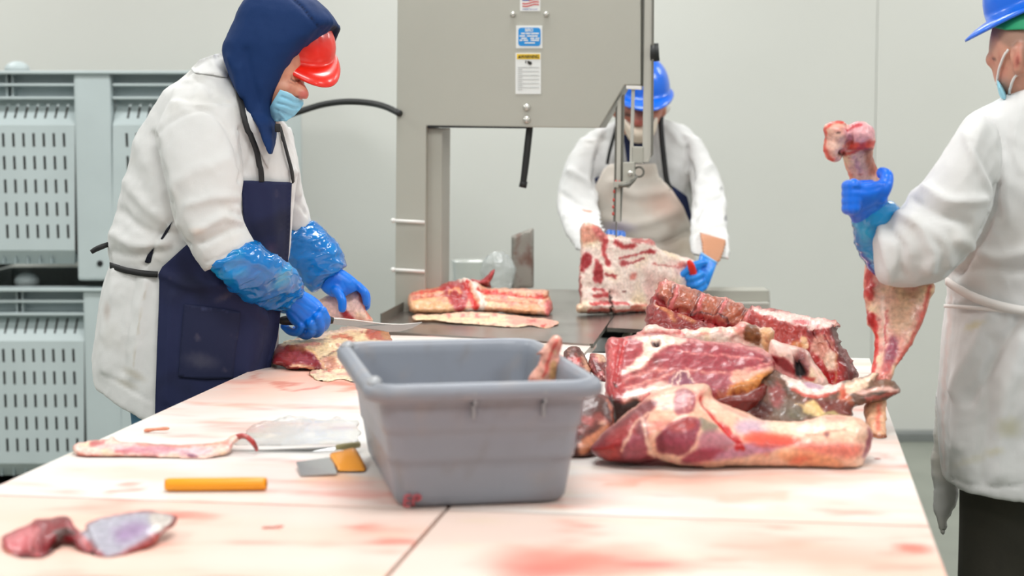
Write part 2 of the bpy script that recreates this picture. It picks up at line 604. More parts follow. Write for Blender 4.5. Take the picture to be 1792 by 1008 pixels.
def holed_plate(xs0, rows, hw, hh, x0, x1, y0, y1, shear=0.045, D=YF, thick=0.012):
    """plate in the bin's front with real slots; all in pixels at depth D"""
    holes = set(); xs = [x0]; ys = [y0]
    for c in xs0: xs += [c - hw, c + hw]
    xs.append(x1)
    for r in rows: ys += [r - hh, r + hh]
    ys.append(y1)
    yr = rows[0]
    def pt(i, j, D):
        s = shear * (ys[j] - yr) if 0 < i < len(xs) - 1 else 0
        return P(xs[i] + s, ys[j], D)
    V, F = [], []
    nx, ny = len(xs), len(ys)
    for D_ in (D, D + thick):
        for j in range(ny):
            for i in range(nx): V.append(pt(i, j, D_))
    o = nx * ny
    ix = lambda i, j: j * nx + i
    hole = lambda i, j: (i % 2 == 1 and j % 2 == 1 and i < nx - 1 and j < ny - 1) if 0 <= i < nx - 1 and 0 <= j < ny - 1 else True
    for j in range(ny - 1):
        for i in range(nx - 1):
            if hole(i, j): continue
            a, b, c, d = ix(i, j), ix(i + 1, j), ix(i + 1, j + 1), ix(i, j + 1)
            F.append((a, d, c, b)); F.append((a + o, b + o, c + o, d + o))
            if hole(i, j - 1): F.append((a, b, b + o, a + o))
            if hole(i, j + 1): F.append((d, d + o, c + o, c))
            if hole(i - 1, j): F.append((a, a + o, d + o, d))
            if hole(i + 1, j): F.append((b, c, c + o, b + o))
    return np.array(V), F

def pbox(x0, y0, x1, y1, D0, D1, bev=0.0):
    """box whose front face spans the pixels at depth D0"""
    a, b = P(x0, y0, D0), P(x1, y1, D0)
    c = ((a[0] + b[0]) / 2, (D0 + D1) / 2, (a[2] + b[2]) / 2)
    return box(c, (abs(b[0] - a[0]), D1 - D0, abs(b[2] - a[2])), bev=bev)

def slab_facet(x0, x1, ya, Da, yb, Db, th=0.015):
    f = [P(x0, ya, Da), P(x1, ya, Da), P(x1, yb, Db), P(x0, yb, Db)]
    return fix(prism(f, [p + np.array([0, th, 0]) for p in f]))

bin0 = thing('bulk_bin', (P(165, 300, YF)[0], YF + 0.55, P(0, 492, YF)[2]),
             'grey vented plastic bulk bin, upper of the two stacked against the back wall', 'bin', 'stacked bulk bins')
XL, XR, PX0, PX1 = -140, 470, 128, 200
pitch = 17.7
colsL = [112 - pitch * k for k in range(13)][::-1]
colsR = [222 + pitch * k for k in range(13)]
for cs, x0, x1 in ((colsL, -129, PX0 + 3), (colsR, PX1 - 3, 456)):
    obj('vented_panel', holed_plate(cs, [245, 285, 326, 366, 405], 2.1, 12, x0, x1, 219, 438), BIN, bin0, smooth=False)
    # slanted slotted ledge
    g = holed_plate([c - 0.5 for c in cs], [194], 1.8, 13, x0, x1, 180, 219, -0.005)
    V, F = g; q = pix(V); k = np.clip((219 - q[:, 1]) / 39, 0, 1)
    V[:, 1] += 0.075 * k
    obj('slotted_ledge', (V, F), BIN, bin0, smooth=False)
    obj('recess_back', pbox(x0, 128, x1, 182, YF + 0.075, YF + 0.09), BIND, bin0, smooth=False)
    for y in (146, 169): obj('rail', pbox(x0, y, x1, y + 4.5, YF + 0.004, YF + 0.076, 0.003), BIN, bin0, smooth=False)
    for xx in ((10, 20) if x0 < 0 else (330,)):
        obj('rib', pbox(xx, 130, xx + 3, 170, YF + 0.03, YF + 0.076), BIN, bin0, smooth=False)
    obj('bottom_edge', fix(slab_facet(x0, x1, 438, YF + 0.0, 462, YF + 0.06)), BIN, bin0, smooth=False)
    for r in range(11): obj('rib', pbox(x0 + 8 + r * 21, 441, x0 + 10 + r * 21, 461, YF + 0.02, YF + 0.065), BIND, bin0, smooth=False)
obj('rim', pbox(XL, 123.5, XR, 129.5, YF - 0.02, YF + 0.09, 0.006), BIN, bin0, smooth=False)
obj('knob', ell(P(30, 122, YF + 0.2), (0.05, 0.05, 0.035)), BIN, bin0)
obj('post', pbox(PX0, 129, PX1, 491, YF - 0.004, YF + 0.1, 0.012), BIN, bin0, smooth=False)
obj('post', pbox(452, 129, XR, 491, YF - 0.004, YF + 0.1, 0.012), BIN, bin0, smooth=False)
obj('post', pbox(XL, 129, -125, 491, YF - 0.004, YF + 0.1, 0.012), BIN, bin0, smooth=False)
obj('dark_hole_disc', cyl(P(175, 461, YF - 0.007), P(175, 461, YF + 0.0), 0.012), DARK, bin0)  # dark disc standing for the shaded hole in the post
# side, back, bottom shell
xr_w, xl_w = P(XR, 300, YF)[0], P(XL, 300, YF)[0]
zt, zb, zf = P(0, 125, YF)[2], P(0, 460, YF)[2], P(0, 491, YF)[2]
def side_wall(x):
    return box((x, YF + 0.6, (zt + zb) / 2), (0.03, 1.0, zt - zb))
obj('side_panel', side_wall(xr_w - 0.015), BIN, bin0, smooth=False)
obj('side_panel', side_wall(xl_w + 0.015), BIN, bin0, smooth=False)
obj('back_panel', box(((xl_w + xr_w) / 2, YF + 1.09, (zt + zb) / 2), (xr_w - xl_w, 0.03, zt - zb)), BIN, bin0, smooth=False)
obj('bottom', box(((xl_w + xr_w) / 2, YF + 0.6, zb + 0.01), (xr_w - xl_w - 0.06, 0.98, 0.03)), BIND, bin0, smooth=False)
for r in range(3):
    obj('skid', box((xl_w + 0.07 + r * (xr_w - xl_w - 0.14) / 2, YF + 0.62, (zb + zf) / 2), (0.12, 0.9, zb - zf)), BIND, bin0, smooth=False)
obj('vent_slot_row', box((xr_w + 0.001, YF + 0.75, (zt + zb) / 2 + 0.1), (0.004, 0.03, 0.06)), DARK, bin0, smooth=False)
def trim_stuff():
    V, F = box(((xl_w + xr_w) / 2, YF + 0.58, (zt + zb) / 2 - 0.052), (xr_w - xl_w - 0.09, 0.95, zt - zb - 0.17))  # plain filling box, raised to keep light from behind the ledge slots
    return V, F
tr = obj('meat_trimmings', trim_stuff(), TRIM, None, smooth=False)
tag(tr, 'brown meat trimmings seen through the slots of the upper bulk bin', 'trimmings', None, 'stuff')
DZ = P(0, 505, YF)[2] - P(0, 125, YF)[2]

def copy_tree(o, parent=None):
    c = o.copy(); COL.objects.link(c)
    if parent is not None: c.parent = parent
    for ch in list(o.children): copy_tree(ch, c)
    return c
bin1 = copy_tree(bin0)
bin1.location.z += DZ
bin1.location.x += 0.018
bin1['label'] = 'grey vented plastic bulk bin, lower of the stack behind the hooded man'
tr2 = tr.copy(); COL.objects.link(tr2); tr2.location.z += DZ; tr2.location.x += 0.018
tr2['label'] = 'brown meat trimmings seen through the slots of the lower bulk bin'
# stand under the bins
lowz = zf + DZ
st = thing('bin_pallet', ((xl_w + xr_w) / 2, YF + 0.6, 0), 'dark low pallet under the stacked grey bins', 'pallet')
PAL = mat('pallet_dark', (44, 44, 46), 0.7)
obj('deck', box(((xl_w + xr_w) / 2 + 0.018, YF + 0.6, lowz - 0.012), (xr_w - xl_w, 1.08, 0.024)), PAL, st, smooth=False)
for r in range(3):
    obj('runner', box((xl_w + 0.08 + 0.018 + r * (xr_w - xl_w - 0.16) / 2, YF + 0.6, (lowz - 0.024) / 2), (0.1, 1.05, max(lowz - 0.024, 0.02))), PAL, st, smooth=False)

# ============================================================ cutting table
TZ = 0.90
def onT(x, y, z=TZ): return Z(x, y, z)
BOARD = mat('cutting_board', rough=0.42, attr=True, bump=0.12, bscale=220, coat=0.08)
STEEL = mat('brushed_steel', (170, 168, 156), 0.36, 0.75, var=0.06, vscale=6, bump=0.05, bscale=120, stretch=(1, 1, 8))
STEELT = mat('table_steel', rough=0.27, metal=0.8, attr=True, bump=0.06, bscale=60)
seamA = onT(780, 893); seamdir = E2
Lc, Rc = onT(-98, 893), onT(1627, 925)
wL = (Lc - seamA) @ E1; wR = (Rc - seamA) @ E1
# along-table stations measured from seamA
farR = (onT(1525, 627) - seamA) @ E2
farL = (onT(800, 589) - seamA) @ E2
near = -0.95
tab = thing('cutting_table', seamA * np.array([1, 1, 0]) + E2 * 0.4, 'long white cutting table with pinkish stains across the foreground', 'table')

def board(a0, a1, b0, b1, seed, red):
    """a along E1, b along E2 from seamA; coloured grid top"""
    n1, n2 = max(int((a1 - a0) / 0.011), 2), max(int((b1 - b0) / 0.014), 2)
    A, B = np.meshgrid(np.linspace(a0, a1, n1), np.linspace(b0, b1, n2))
    top = seamA + A.ravel()[:, None] * E1 + B.ravel()[:, None] * E2
    V = [top]; F = []
    for j in range(n2 - 1):
        for i in range(n1 - 1):
            k = j * n1 + i; F.append((k, k + 1, k + n1 + 1, k + n1))
    ring = [i for i in range(n1)] + [j * n1 + n1 - 1 for j in range(1, n2)] + [(n2 - 1) * n1 + i for i in range(n1 - 2, -1, -1)] + [j * n1 for j in range(n2 - 2, 0, -1)]
    o = len(top); V.append(top[ring] - EZ * 0.022)
    for i in range(len(ring)):
        j = (i + 1) % len(ring); F.append((ring[j], ring[i], o + i, o + j))
    F.append(tuple(o + i for i in range(len(ring)))[::-1])
    V = np.vstack(V); Q = pix(V)
    L = np.column_stack([(V - seamA) @ E1, (V - seamA) @ E2, V[:, 2] * 0])
    C = solid(V, (224, 220, 215) if red < 0.9 else (224, 200, 188))
    n = fbm(L * np.array([2.2, 4.5, 1]), 1, 4, seed); n2_ = fbm(L * np.array([6, 16, 1]), 1, 3, seed + 5)
    C = mixc(C, (240, 190, 172), sm(-0.15, 0.45, n) * red)
    C = mixc(C, (228, 150, 134), sm(0.10, 0.5, n2_ + 0.5 * n) * red * 0.8)
    C = mixc(C, (214, 106, 94), sm(0.36, 0.65, n2_ + 0.35 * n) * red * 0.8)
    C = mixc(C, (222, 200, 170), sm(0.2, 0.5, fbm(L * np.array([5, 9, 1]), 1, 3, seed + 9)) * 0.3)
    C = paint(C, V, Q, [
        ('e', 1010, 985, 120, 26, 0, (232, 96, 78), 0.8, 0.75), ('e', 940, 1000, 60, 18, 0, (228, 90, 76), 0.8, 0.6),
        ('e', 1595, 958, 30, 7, 0, (228, 100, 84), 0.7, 0.8), ('e', 1400, 965, 150, 22, 0.1, (238, 150, 130), 0.9, 0.6),
        ('e', 570, 660, 110, 24, -0.1, (244, 178, 152), 0.9, 0.8), ('e', 520, 690, 130, 20, -0.1, (246, 202, 184), 0.9, 0.7),
        ('e', 610, 672, 40, 7, 0, (232, 110, 80), 0.8, 0.7),
        ('l', [(470, 672), (520, 680), (560, 676)], 2.5, (214, 120, 100), 2, 0.7), ('l', [(430, 655), (455, 662)], 2, (214, 120, 100), 2, 0.6),
        ('l', [(1090, 838), (1120, 842), (1150, 838)], 3, (226, 140, 118), 3, 0.7),
        ('e', 1200, 850, 150, 16, 0.05, (240, 190, 170), 0.9, 0.8), ('e', 1260, 835, 200, 10, 0, (214, 160, 140), 0.9, 0.6),
        ('l', [(1260, 868), (1300, 874), (1370, 870)], 6, (238, 178, 158), 6, 0.7),
        ('l', [(1060, 850), (1110, 846)], 5, (232, 150, 126), 5, 0.7), ('e', 590, 838, 50, 8, 0, (240, 180, 140), 0.8, 0.8),
        ('e', 240, 830, 120, 12, 0.05, (238, 190, 170), 0.9, 0.6), ('l', [(185, 858), (210, 855), (255, 853)], 2.5, (222, 130, 112), 3, 0.7),
        ('e', 160, 945, 170, 35, 0, (245, 190, 168), 0.9, 0.55),
        ('l', [(1490, 795), (1520, 792), (1560, 800)], 2.5, (230, 170, 160), 3, 0.6),
        ('e', 1330, 905, 140, 14, 0.05, (240, 190, 172), 0.9, 0.6),
    ], warp=7, ws=14)
    return (V, F), C

def add_board(a0, a1, b0, b1, seed, red):
    g, C = board(a0, a1, b0, b1, seed, red); return obj('top_board', g, BOARD, tab, C, smooth=False)
g = 0.0035
add_board(wL, -g, near, -g, 1, 1.0)
add_board(g, wR, near, -g, 2, 1.0)
add_board(wL, -g, g, farL, 3, 0.55)
add_board(g, wR, g, farR, 4, 0.7)
def tbox(a0, a1, b0, b1, z0, z1, bev=0.0):
    c = seamA * np.array([1, 1, 0]) + E1 * (a0 + a1) / 2 + E2 * (b0 + b1) / 2 + EZ * (z0 + z1) / 2
    return box(c, (a1 - a0, b1 - b0, z1 - z0), RT, bev)
obj('table_frame', tbox(wL + 0.03, wR - 0.03, near + 0.03, farR - 0.03, TZ - 0.09, TZ - 0.0235), STEEL, tab, smooth=False)
for a in (wL + 0.08, wR - 0.08):
    for b in (near + 0.1, 0.4, farR - 0.1):
        obj('leg', tbox(a - 0.025, a + 0.025, b - 0.025, b + 0.025, 0.0, TZ - 0.09), STEEL, tab, smooth=False)
obj('table_frame', tbox(wL + 0.03, -0.05, farR - 0.02, farL - 0.02, TZ - 0.09, TZ - 0.0235), STEEL, tab, smooth=False)
# ============================================================ bandsaw
SAWP = P(900, 222, 5.62)
def PS(x, y, k=0.0):
    """pixel -> the saw's own front plane moved back by k"""
    d = rays(np.array([float(x), float(y)])); return CAMP + d * (((SAWP - CAMP) @ E2 + k) / (d @ E2))
SAWM = mat('saw_steel', (177, 176, 166), 0.45, 0.15, var=0.02, vscale=3)
SAWL = mat('saw_steel_bright', (196, 195, 186), 0.4, 0.25)
SAWD = mat('saw_steel_dark', (118, 117, 110), 0.45, 0.4)
BLK = mat('black_rubber', (34, 36, 36), 0.5)
CHROME = mat('bolt_steel', (205, 204, 198), 0.25, 0.7)
WPL = mat('white_nylon', (232, 230, 226), 0.4)
saw = thing('bandsaw', tuple((SAWP + E2 * 0.2) * np.array([1, 1, 0])), 'large stainless steel meat bandsaw standing behind the cutting table', 'saw')

def splate(poly, k0, k1, bev=0.004):
    f = [PS(x, y, k0) for x, y in poly]
    return bevel_geo(prism(f, [p + E2 * (k1 - k0) for p in f]), bev) if bev else fix(prism(f, [p + E2 * (k1 - k0) for p in f]))
obj('frame', splate([(696, -95), (1121, -95), (1121, 149), (1093, 149), (1049, 224), (746, 221), (743.5, 640), (690, 640)], 0, 0.2), SAWM, saw, smooth=False)
obj('rear_post', splate([(747, 224), (774, 224), (772, 512), (745, 512)], 0.03, 0.17), SAWM, saw, smooth=False)
obj('head_shadow_strip', splate([(748, 219.5), (920, 223), (920, 225), (748, 223)], -0.002, 0.1, 0), DARK, saw, smooth=False)  # dark strip standing for the shadow line under the head
# base cabinet under the table
obj('base_cabinet', splate([(720, 660), (1300, 660), (1300, 1030), (720, 1030)], 0.05, 0.7, 0.006), SAWD, saw, smooth=False)
def on_front(x, y, k=0): return PS(x, y, k)
for x, y, r in ((898, 25, 5), (956, 25, 5), (922, 188, 6.5), (922, 209.5, 6.5)):
    c = PS(x, y); r = r * 5.6 / 3100
    b = obj('bolt', ell(c - E2 * 0.004, (r, 0.009, r), 16, 10), CHROME, saw)
# plates and stickers (flat print on thin plates)
PLW = mat('label_white', (226, 228, 226), 0.5); PLB = mat('label_blue', (28, 140, 214), 0.45); PLY = mat('label_yellow', (236, 196, 34), 0.5)
INK = mat('ink_black', (40, 38, 34), 0.6); INKG = mat('ink_grey', (170, 172, 172), 0.6); INKB = mat('ink_blue', (40, 60, 160), 0.6); INKR = mat('ink_red', (200, 60, 60), 0.6)
def plate(name, x0, y0, x1, y1, m, parent, k=-0.002, th=0.002):
    return obj(name, splate([(x0, y0), (x1, y0), (x1, y1), (x0, y1)], k, k + th, 0), m, parent, smooth=False)
def text(body, x, y, hpx, m, parent, k, width_px=None, bold=0.0):
    cu = bpy.data.curves.new('lettering', 'FONT'); cu.body = body; cu.size = 1; cu.align_x = 'CENTER'; cu.align_y = 'CENTER'
    cu.offset = bold
    o = bpy.data.objects.new('lettering', cu); COL.objects.link(o)
    dg = bpy.context.evaluated_depsgraph_get(); me = bpy.data.meshes.new_from_object(o.evaluated_get(dg))
    bpy.data.objects.remove(o)
    n = len(me.vertices); co = np.empty(n * 3); me.vertices.foreach_get('co', co); co = co.reshape(-1, 3)
    F = [tuple(p.vertices) for p in me.polygons]; bpy.data.meshes.remove(me)
    hh = np.ptp(co[:, 1]); ww = np.ptp(co[:, 0]); s = 5.6 / 3100
    cx_, cy_ = (co[:, 0].min() + co[:, 0].max()) / 2, (co[:, 1].min() + co[:, 1].max()) / 2
    sy = hpx * s / hh; sx = (width_px * s / ww) if width_px else sy
    c = PS(x, y, k)
    V = c + np.outer((co[:, 0] - cx_) * sx, E1) + np.outer((co[:, 1] - cy_) * sy, EZ)
    return obj('lettering', (V, F), m, parent, smooth=False)
# flag sticker
fl = plate('flag_sticker', 910, -34, 945.5, 19.5, PLW, saw)
plate('flag_canton', 914, -20, 926, 1, INKB, fl, -0.003, 0.001)
for i in range(7):
    y0 = -18 + i * 4.6; xs = np.linspace(914 if y0 > 1 else 926, 943, 9)
    top = [(x, y0 + 1.2 * math.sin((x - 914) / 4.6) - (x - 914) * 0.08) for x in xs]
    poly = top + [(x, y + 2.0) for x, y in top[::-1]]
    obj('flag_stripe', splate(poly, -0.003, -0.0022, 0), INKR, fl, smooth=False)
text('MADE IN U.S.A.', 928, 16, 2.6, INKB, fl, -0.003, 26)
# blue maker plate
bp_ = plate('maker_plate', 903, 44.5, 949, 84.5, PLW, saw)
def rrect(x0, y0, x1, y1, r):
    o = []
    for cx_, cy_, a0 in ((x1 - r, y0 + r, -90), (x1 - r, y1 - r, 0), (x0 + r, y1 - r, 90), (x0 + r, y0 + r, 180)):
        for k in range(5):
            a = math.radians(a0 + k * 22.5); o.append((cx_ + r * math.cos(a), cy_ + r * math.sin(a)))
    return o
obj('plate_field', splate(rrect(907, 48.5, 946, 80.5, 5), -0.003, -0.002, 0), PLB, bp_, smooth=False)
text('BIRO', 926, 52.5, 6, PLW, bp_, -0.004, 14, 0.03)
for x0, x1, y in ((912, 919, 58.5), (920, 928, 58.5), (929, 943, 58.5), (909, 919, 63), (922, 941, 63), (912, 922, 67), (928, 935, 67), (937, 944, 67), (909, 914, 70.5), (916, 924, 70.5), (929, 943, 70.5), (918, 936, 75)):
    plate('print_line', x0, y - 1.1, x1, y + 1.1, PLW, bp_, -0.0038, 0.001)
# warning plate
wp = plate('warning_plate', 902, 92.5, 946.5, 164.5, PLW, saw)
plate('yellow_band', 904.5, 94.5, 945, 103.5, PLY, wp, -0.003, 0.001)
text('WARNING', 927, 99, 6, INK, wp, -0.004, 32, 0.03)
obj('warning_triangle', splate([(909, 96.5), (912, 101.5), (906, 101.5)], -0.0038, -0.003, 0), INK, wp, smooth=False)
obj('hand_symbol', splate([(923, 106), (926, 107), (930, 108), (931, 112), (927, 114), (923, 111)], -0.0036, -0.002, 0), INK, wp, smooth=False)
obj('hand_symbol', splate([(919.5, 106), (921, 106), (920.5, 110.5), (919.2, 110.5)], -0.0036, -0.002, 0), INK, wp, smooth=False)
for i in range(12):
    y = 117.5 + i * 3.5
    plate('print_line', 906, y, 914 if i % 2 else 943, y + 0.8, INKG, wp, -0.003, 0.001)
# lever hanging below the head
g = tube([PS(927, 222, 0.05), PS(925, 240, 0.05), PS(920, 285, 0.05), PS(915, 326, 0.05)], [0.011, 0.0115, 0.0115, 0.010], 12, 3)
lv = obj('lever', g, BLK, saw)
obj('lever_tip', tube([PS(917, 317, 0.05), PS(914.5, 328, 0.05)], 0.0125, 12, 1), BLK, lv)
# white nylon rods on the column
for y in (387.5, 473.5):
    obj('nylon_rod', tube([PS(688, y - 1.5, -0.012), PS(743, y + 1.5, -0.012)], 0.0055, 10, 1), WPL, saw)
    obj('nylon_rod', ell(PS(688, y - 1.5, -0.012), (0.008, 0.008, 0.008), 12, 8), WPL, saw)
# guide rail and blade guides
obj('guide_rail', splate([(1129, -95), (1143, -95), (1141, 270), (1134, 284), (1124, 284)], 0.02, 0.05, 0.002), SAWL, saw, smooth=False)
obj('guide_rail', splate([(1141, -95), (1145, -95), (1143, 270), (1139, 276)], 0.012, 0.02, 0.0), SAWD, saw, smooth=False)
obj('guide_rail', splate([(1120, -95), (1127, -95), (1126, 30), (1125, 150), (1119.5, 150)], 0.04, 0.14, 0.0), SAWD, saw, smooth=False)
kb = obj('knob', cyl(PS(1139, 92, 0.03), PS(1150, 92, 0.03), 0.028), BLK, saw)
obj('knob_grip', tube([PS(1147, 76, 0.03), PS(1148, 107, 0.03)], [0.01, 0.012], 10, 1), BLK, kb)
obj('blade_guard', splate([(1077, 190), (1090, 165), (1092, 165), (1089, 330), (1086, 388), (1073, 388)], 0.03, 0.06, 0.0015), SAWD, saw, smooth=False)
obj('blade_guard', splate([(1080.5, 178), (1087, 168), (1085, 388), (1077.5, 388)], 0.022, 0.03, 0.0), SAWL, saw, smooth=False)
obj('guard_rod', splate([(1105, 155), (1110.5, 155), (1107, 306), (1101, 306)], 0.015, 0.03, 0.001), SAWL, saw, smooth=False)
obj('white_cap', splate([(1096, 149.5), (1122, 150.5), (1122, 157), (1096, 155.5)], 0.0, 0.05, 0.001), WPL, saw, smooth=False)
obj('guide_block', splate([(1104, 256), (1126, 257), (1125, 286), (1104, 286)], 0.015, 0.06, 0.003), SAWM, saw, smooth=False)
obj('guide_block', splate([(1090, 284), (1110, 284), (1110, 310), (1100, 330), (1090, 326)], 0.0, 0.05, 0.002), SAWM, saw, smooth=False)
c = PS(1118, 301, 0.03); ringp = [c + 0.0155 * (math.cos(a) * E1 + math.sin(a) * EZ) for a in np.linspace(0, 2 * math.pi, 25)]
obj('guide_ring', tube(ringp, 0.0035, 8, 1), SAWD, saw)
obj('guide_bolt', tube([PS(1103, 303, -0.012), PS(1103, 303, 0.01)], 0.008, 12, 1), CHROME, saw)
obj('guide_arm', tube([PS(1083, 325, 0.0), PS(1102, 322, 0.0), PS(1113, 308, 0.01)], 0.007, 8, 2), SAWD, saw)
obj('guide_arm', splate([(1072, 318), (1096, 318), (1094, 326), (1074, 328)], -0.005, 0.02, 0.001), SAWM, saw, smooth=False)
RB = mat('blood_red', (196, 88, 80), 0.35)
for x, y in ((1078, 318), (1084, 319), (1075, 335), (1074, 350), (1073, 362), (1073, 374), (1078, 323)):
    obj('meat_speck', ell(PS(x, y, 0.018), (0.0042, 0.004, 0.006), 8, 6), RB, saw)
obj('saw_blade', splate([(1077.3, 386), (1078.9, 386), (1078.2, 552), (1076.4, 552)], 0.035, 0.05, 0), SAWD, saw, smooth=False)
# steel saw table: sliding part (left), fixed part (right)
def plate_top(poly, z, th, step=7):
    v, f, d, b = tri_poly(poly, step, False)
    A = np.array([Z(x, y, z) for x, y in v]); B = A - EZ * th; n = len(v); F = []; cnt = {}
    for tr in f:
        p = A[list(tr)]; s = np.cross(p[1] - p[0], p[2] - p[0])[2]
        tr = tuple(tr) if s > 0 else tuple(tr[::-1])
        F += [tr, tuple(i + n for i in tr[::-1])]
        for a, c in zip(tr, tr[1:] + tr[:1]):
            if (c, a) in cnt: cnt.pop((c, a))
            else: cnt[(a, c)] = 1
    for a, c in cnt: F.append((c, a, a + n, c + n))
    return np.vstack([A, B]), F
def steel_cols(V, seed):
    Q = pix(V); C = solid(V, (158, 152, 146))
    C = mixc(C, (122, 112, 106), sm(-0.1, 0.5, fbm(V, 7, 3, seed))); C = mixc(C, (176, 120, 112), sm(0.25, 0.55, fbm(V, 10, 3, seed + 4)) * 0.7)
    return C
z1 = TZ + 0.006
gs = plate_top([(640, 577.5), (1038, 602), (1067, 561), (1074, 553), (1094, 507.5), (745, 505), (716, 540), (669, 565)], z1, 0.012)
sl = obj('sliding_table', gs, STEELT, saw, steel_cols(gs[0], 3), smooth=False)
lip = [Z(668, 566, z1), Z(714, 541, z1), P(714, 541, Z(714, 541, z1)[1]) + EZ * 0.03, P(668, 566, Z(668, 566, z1)[1]) + EZ * 0.03]
obj('table_lip', fix(prism(lip, [p - E1 * 0.004 for p in lip])), SAWD, sl, smooth=False)
gf = plate_top([(1069, 561), (1062, 573), (1130, 577), (1350, 588), (1347, 509), (1096, 507.5), (1076, 553)], z1, 0.012)
ft = obj('fixed_table', gf, STEELT, saw, steel_cols(gf[0], 8), smooth=False)
y_f = Z(1290, 530, z1)[1]
def fbox(x0, y0, x1, y1, D0, D1): return pbox(x0, y0, x1, y1, D0, D1, 0.003)
obj('rear_fence', fbox(1236, 508, 1346, 528, y_f, y_f + 0.12), SAWM, ft, smooth=False)
obj('fence_rail', fbox(1240, 529, 1346, 534, y_f - 0.03, y_f), SAWL, ft, smooth=False)
# struts seen in the gap
obj('strut', tube([Z(1095, 590, 0.86), Z(1105, 574, 0.86)], 0.012, 8, 1), STEEL, saw)
dkb = Z(1090, 580, 0.80)
obj('gap_shade_sheet', box(dkb + np.array([0.25, 0.45, -0.03]), (0.75, 0.7, 0.02), RT), DARK, saw, smooth=False)  # near-black sheet standing for the shade in the gap under the table
# pusher plate standing on the sliding table
pf = [P(895, 413, 6.3), P(934, 398, 6.3), P(934, 505, 6.3), P(895, 505, 6.3)]
V_, F_ = blob([(895, 413), (934, 398), (934, 504), (895, 505)], 6.3, 0.004, 5, smooth=False)
PUSH = mat('stained_steel', rough=0.4, metal=0.5, attr=True)
C_ = solid(V_, (170, 166, 158)); C_ = mixc(C_, (128, 96, 86), sm(0.0, 0.5, fbm(V_ * np.array([1, 1, 0.3]), 30, 3, 5)))
obj('pusher_plate', (V_, F_), PUSH, saw, C_)
# power cable
tag(obj('power_cable', tube([P(392, 938, 6.45), P(390, 700, 6.45), P(392, 450, 6.4), P(402, 320, 6.3), P(430, 240, 6.15), P(470, 212, 6.0), P(500, 203, 5.9), P(528, 194, 5.9), P(565, 183, 5.9), P(605, 178, 5.85), P(645, 180, 5.8), P(675, 187, 5.72), P(700, 199, 5.66)], 0.0105, 12, 5), BLK), 'thick black power cable arching from the bandsaw past the hooded man', 'cable')
# clear tub and bag behind the bone chunk
CLR = mat('clear_plastic', (240, 244, 242), 0.12, trans=0.9, spec=0.5)
tb = loft([(793, 508, 866, 508, 6.42, 0.075), (792, 470, 868, 470, 6.42, 0.08), (790, 455, 870, 455, 6.42, 0.082)], 28, 3)
tag(obj('clear_tub', tb, mat('hazy_plastic', (214, 220, 214), 0.25, trans=0.55, alpha=0.75), None), 'hazy clear plastic tub behind the sawn backbone on the saw table', 'tub')
Vb, Fb = ell(P(872, 478, 6.26), (0.055, 0.06, 0.068), 40, 30)
Nb = normals(Vb, Fb); Vb = Vb + Nb * (ridge(Vb, 18, 2, 3)[:, None] * 0.012); Vb[:, 2] = np.maximum(Vb[:, 2], 0.907)
tag(obj('plastic_bag', (Vb, Fb), mat('bag_film', (222, 228, 226), 0.12, trans=0.5, alpha=0.7)), 'crumpled clear plastic bag beside the steel pusher plate', 'bag')
# ============================================================ meat
MEAT = mat('raw_meat', rough=0.40, attr=True, bump=0.5, bscale=150, coat=0.15, sss=0.04, dist=0.002, var=0.16, vscale=110)
def piece(name, geo, cols_fn, label, cat='meat', disp=(0.004, 25), seed=0, ops=(), cr=(), warp=2.0, ws=60, group=None, zmin=TZ + 0.001, parent=None):
    V, F = geo
    Q0 = pix(V)
    if disp:
        N = normals(V, F)
        V = V + N * (disp[0] * fbm(V, disp[1], 3, seed))[:, None]
        if len(disp) > 2: V = V + N * (disp[2] * (ridge(V, disp[3], 2, seed + 2) - 0.5))[:, None]
    if cr: V = creases(V, normals(V, F), cr)
    if zmin is not None: V[:, 2] = np.maximum(V[:, 2], zmin)
    C = cols_fn(V)
    C = paint(C, V, Q0, ops, warp, ws)
    C = C * (1 + 0.10 * fbm(V, 130, 2, seed + 40))[:, None]
    C = 255 * (np.clip(C, 0, 255) / 255) ** 1.25
    o = obj(name, (V, F), MEAT, parent, C)
    if parent is None: tag(o, label, cat, group)
    return o

def dline(pts):
    """mid depth as a function of image row"""
    ys = [p[0] for p in pts]; ds = [p[1] for p in pts]
    return lambda v: np.interp(v[:, 1], ys, ds)
LT, OFFW, MUS, MUSD, VIO, BLOOD, YEL, GREY = (238, 208, 192), (244, 226, 216), (176, 84, 88), (140, 54, 62), (196, 150, 176), (196, 30, 28), (222, 168, 88), (128, 112, 100)

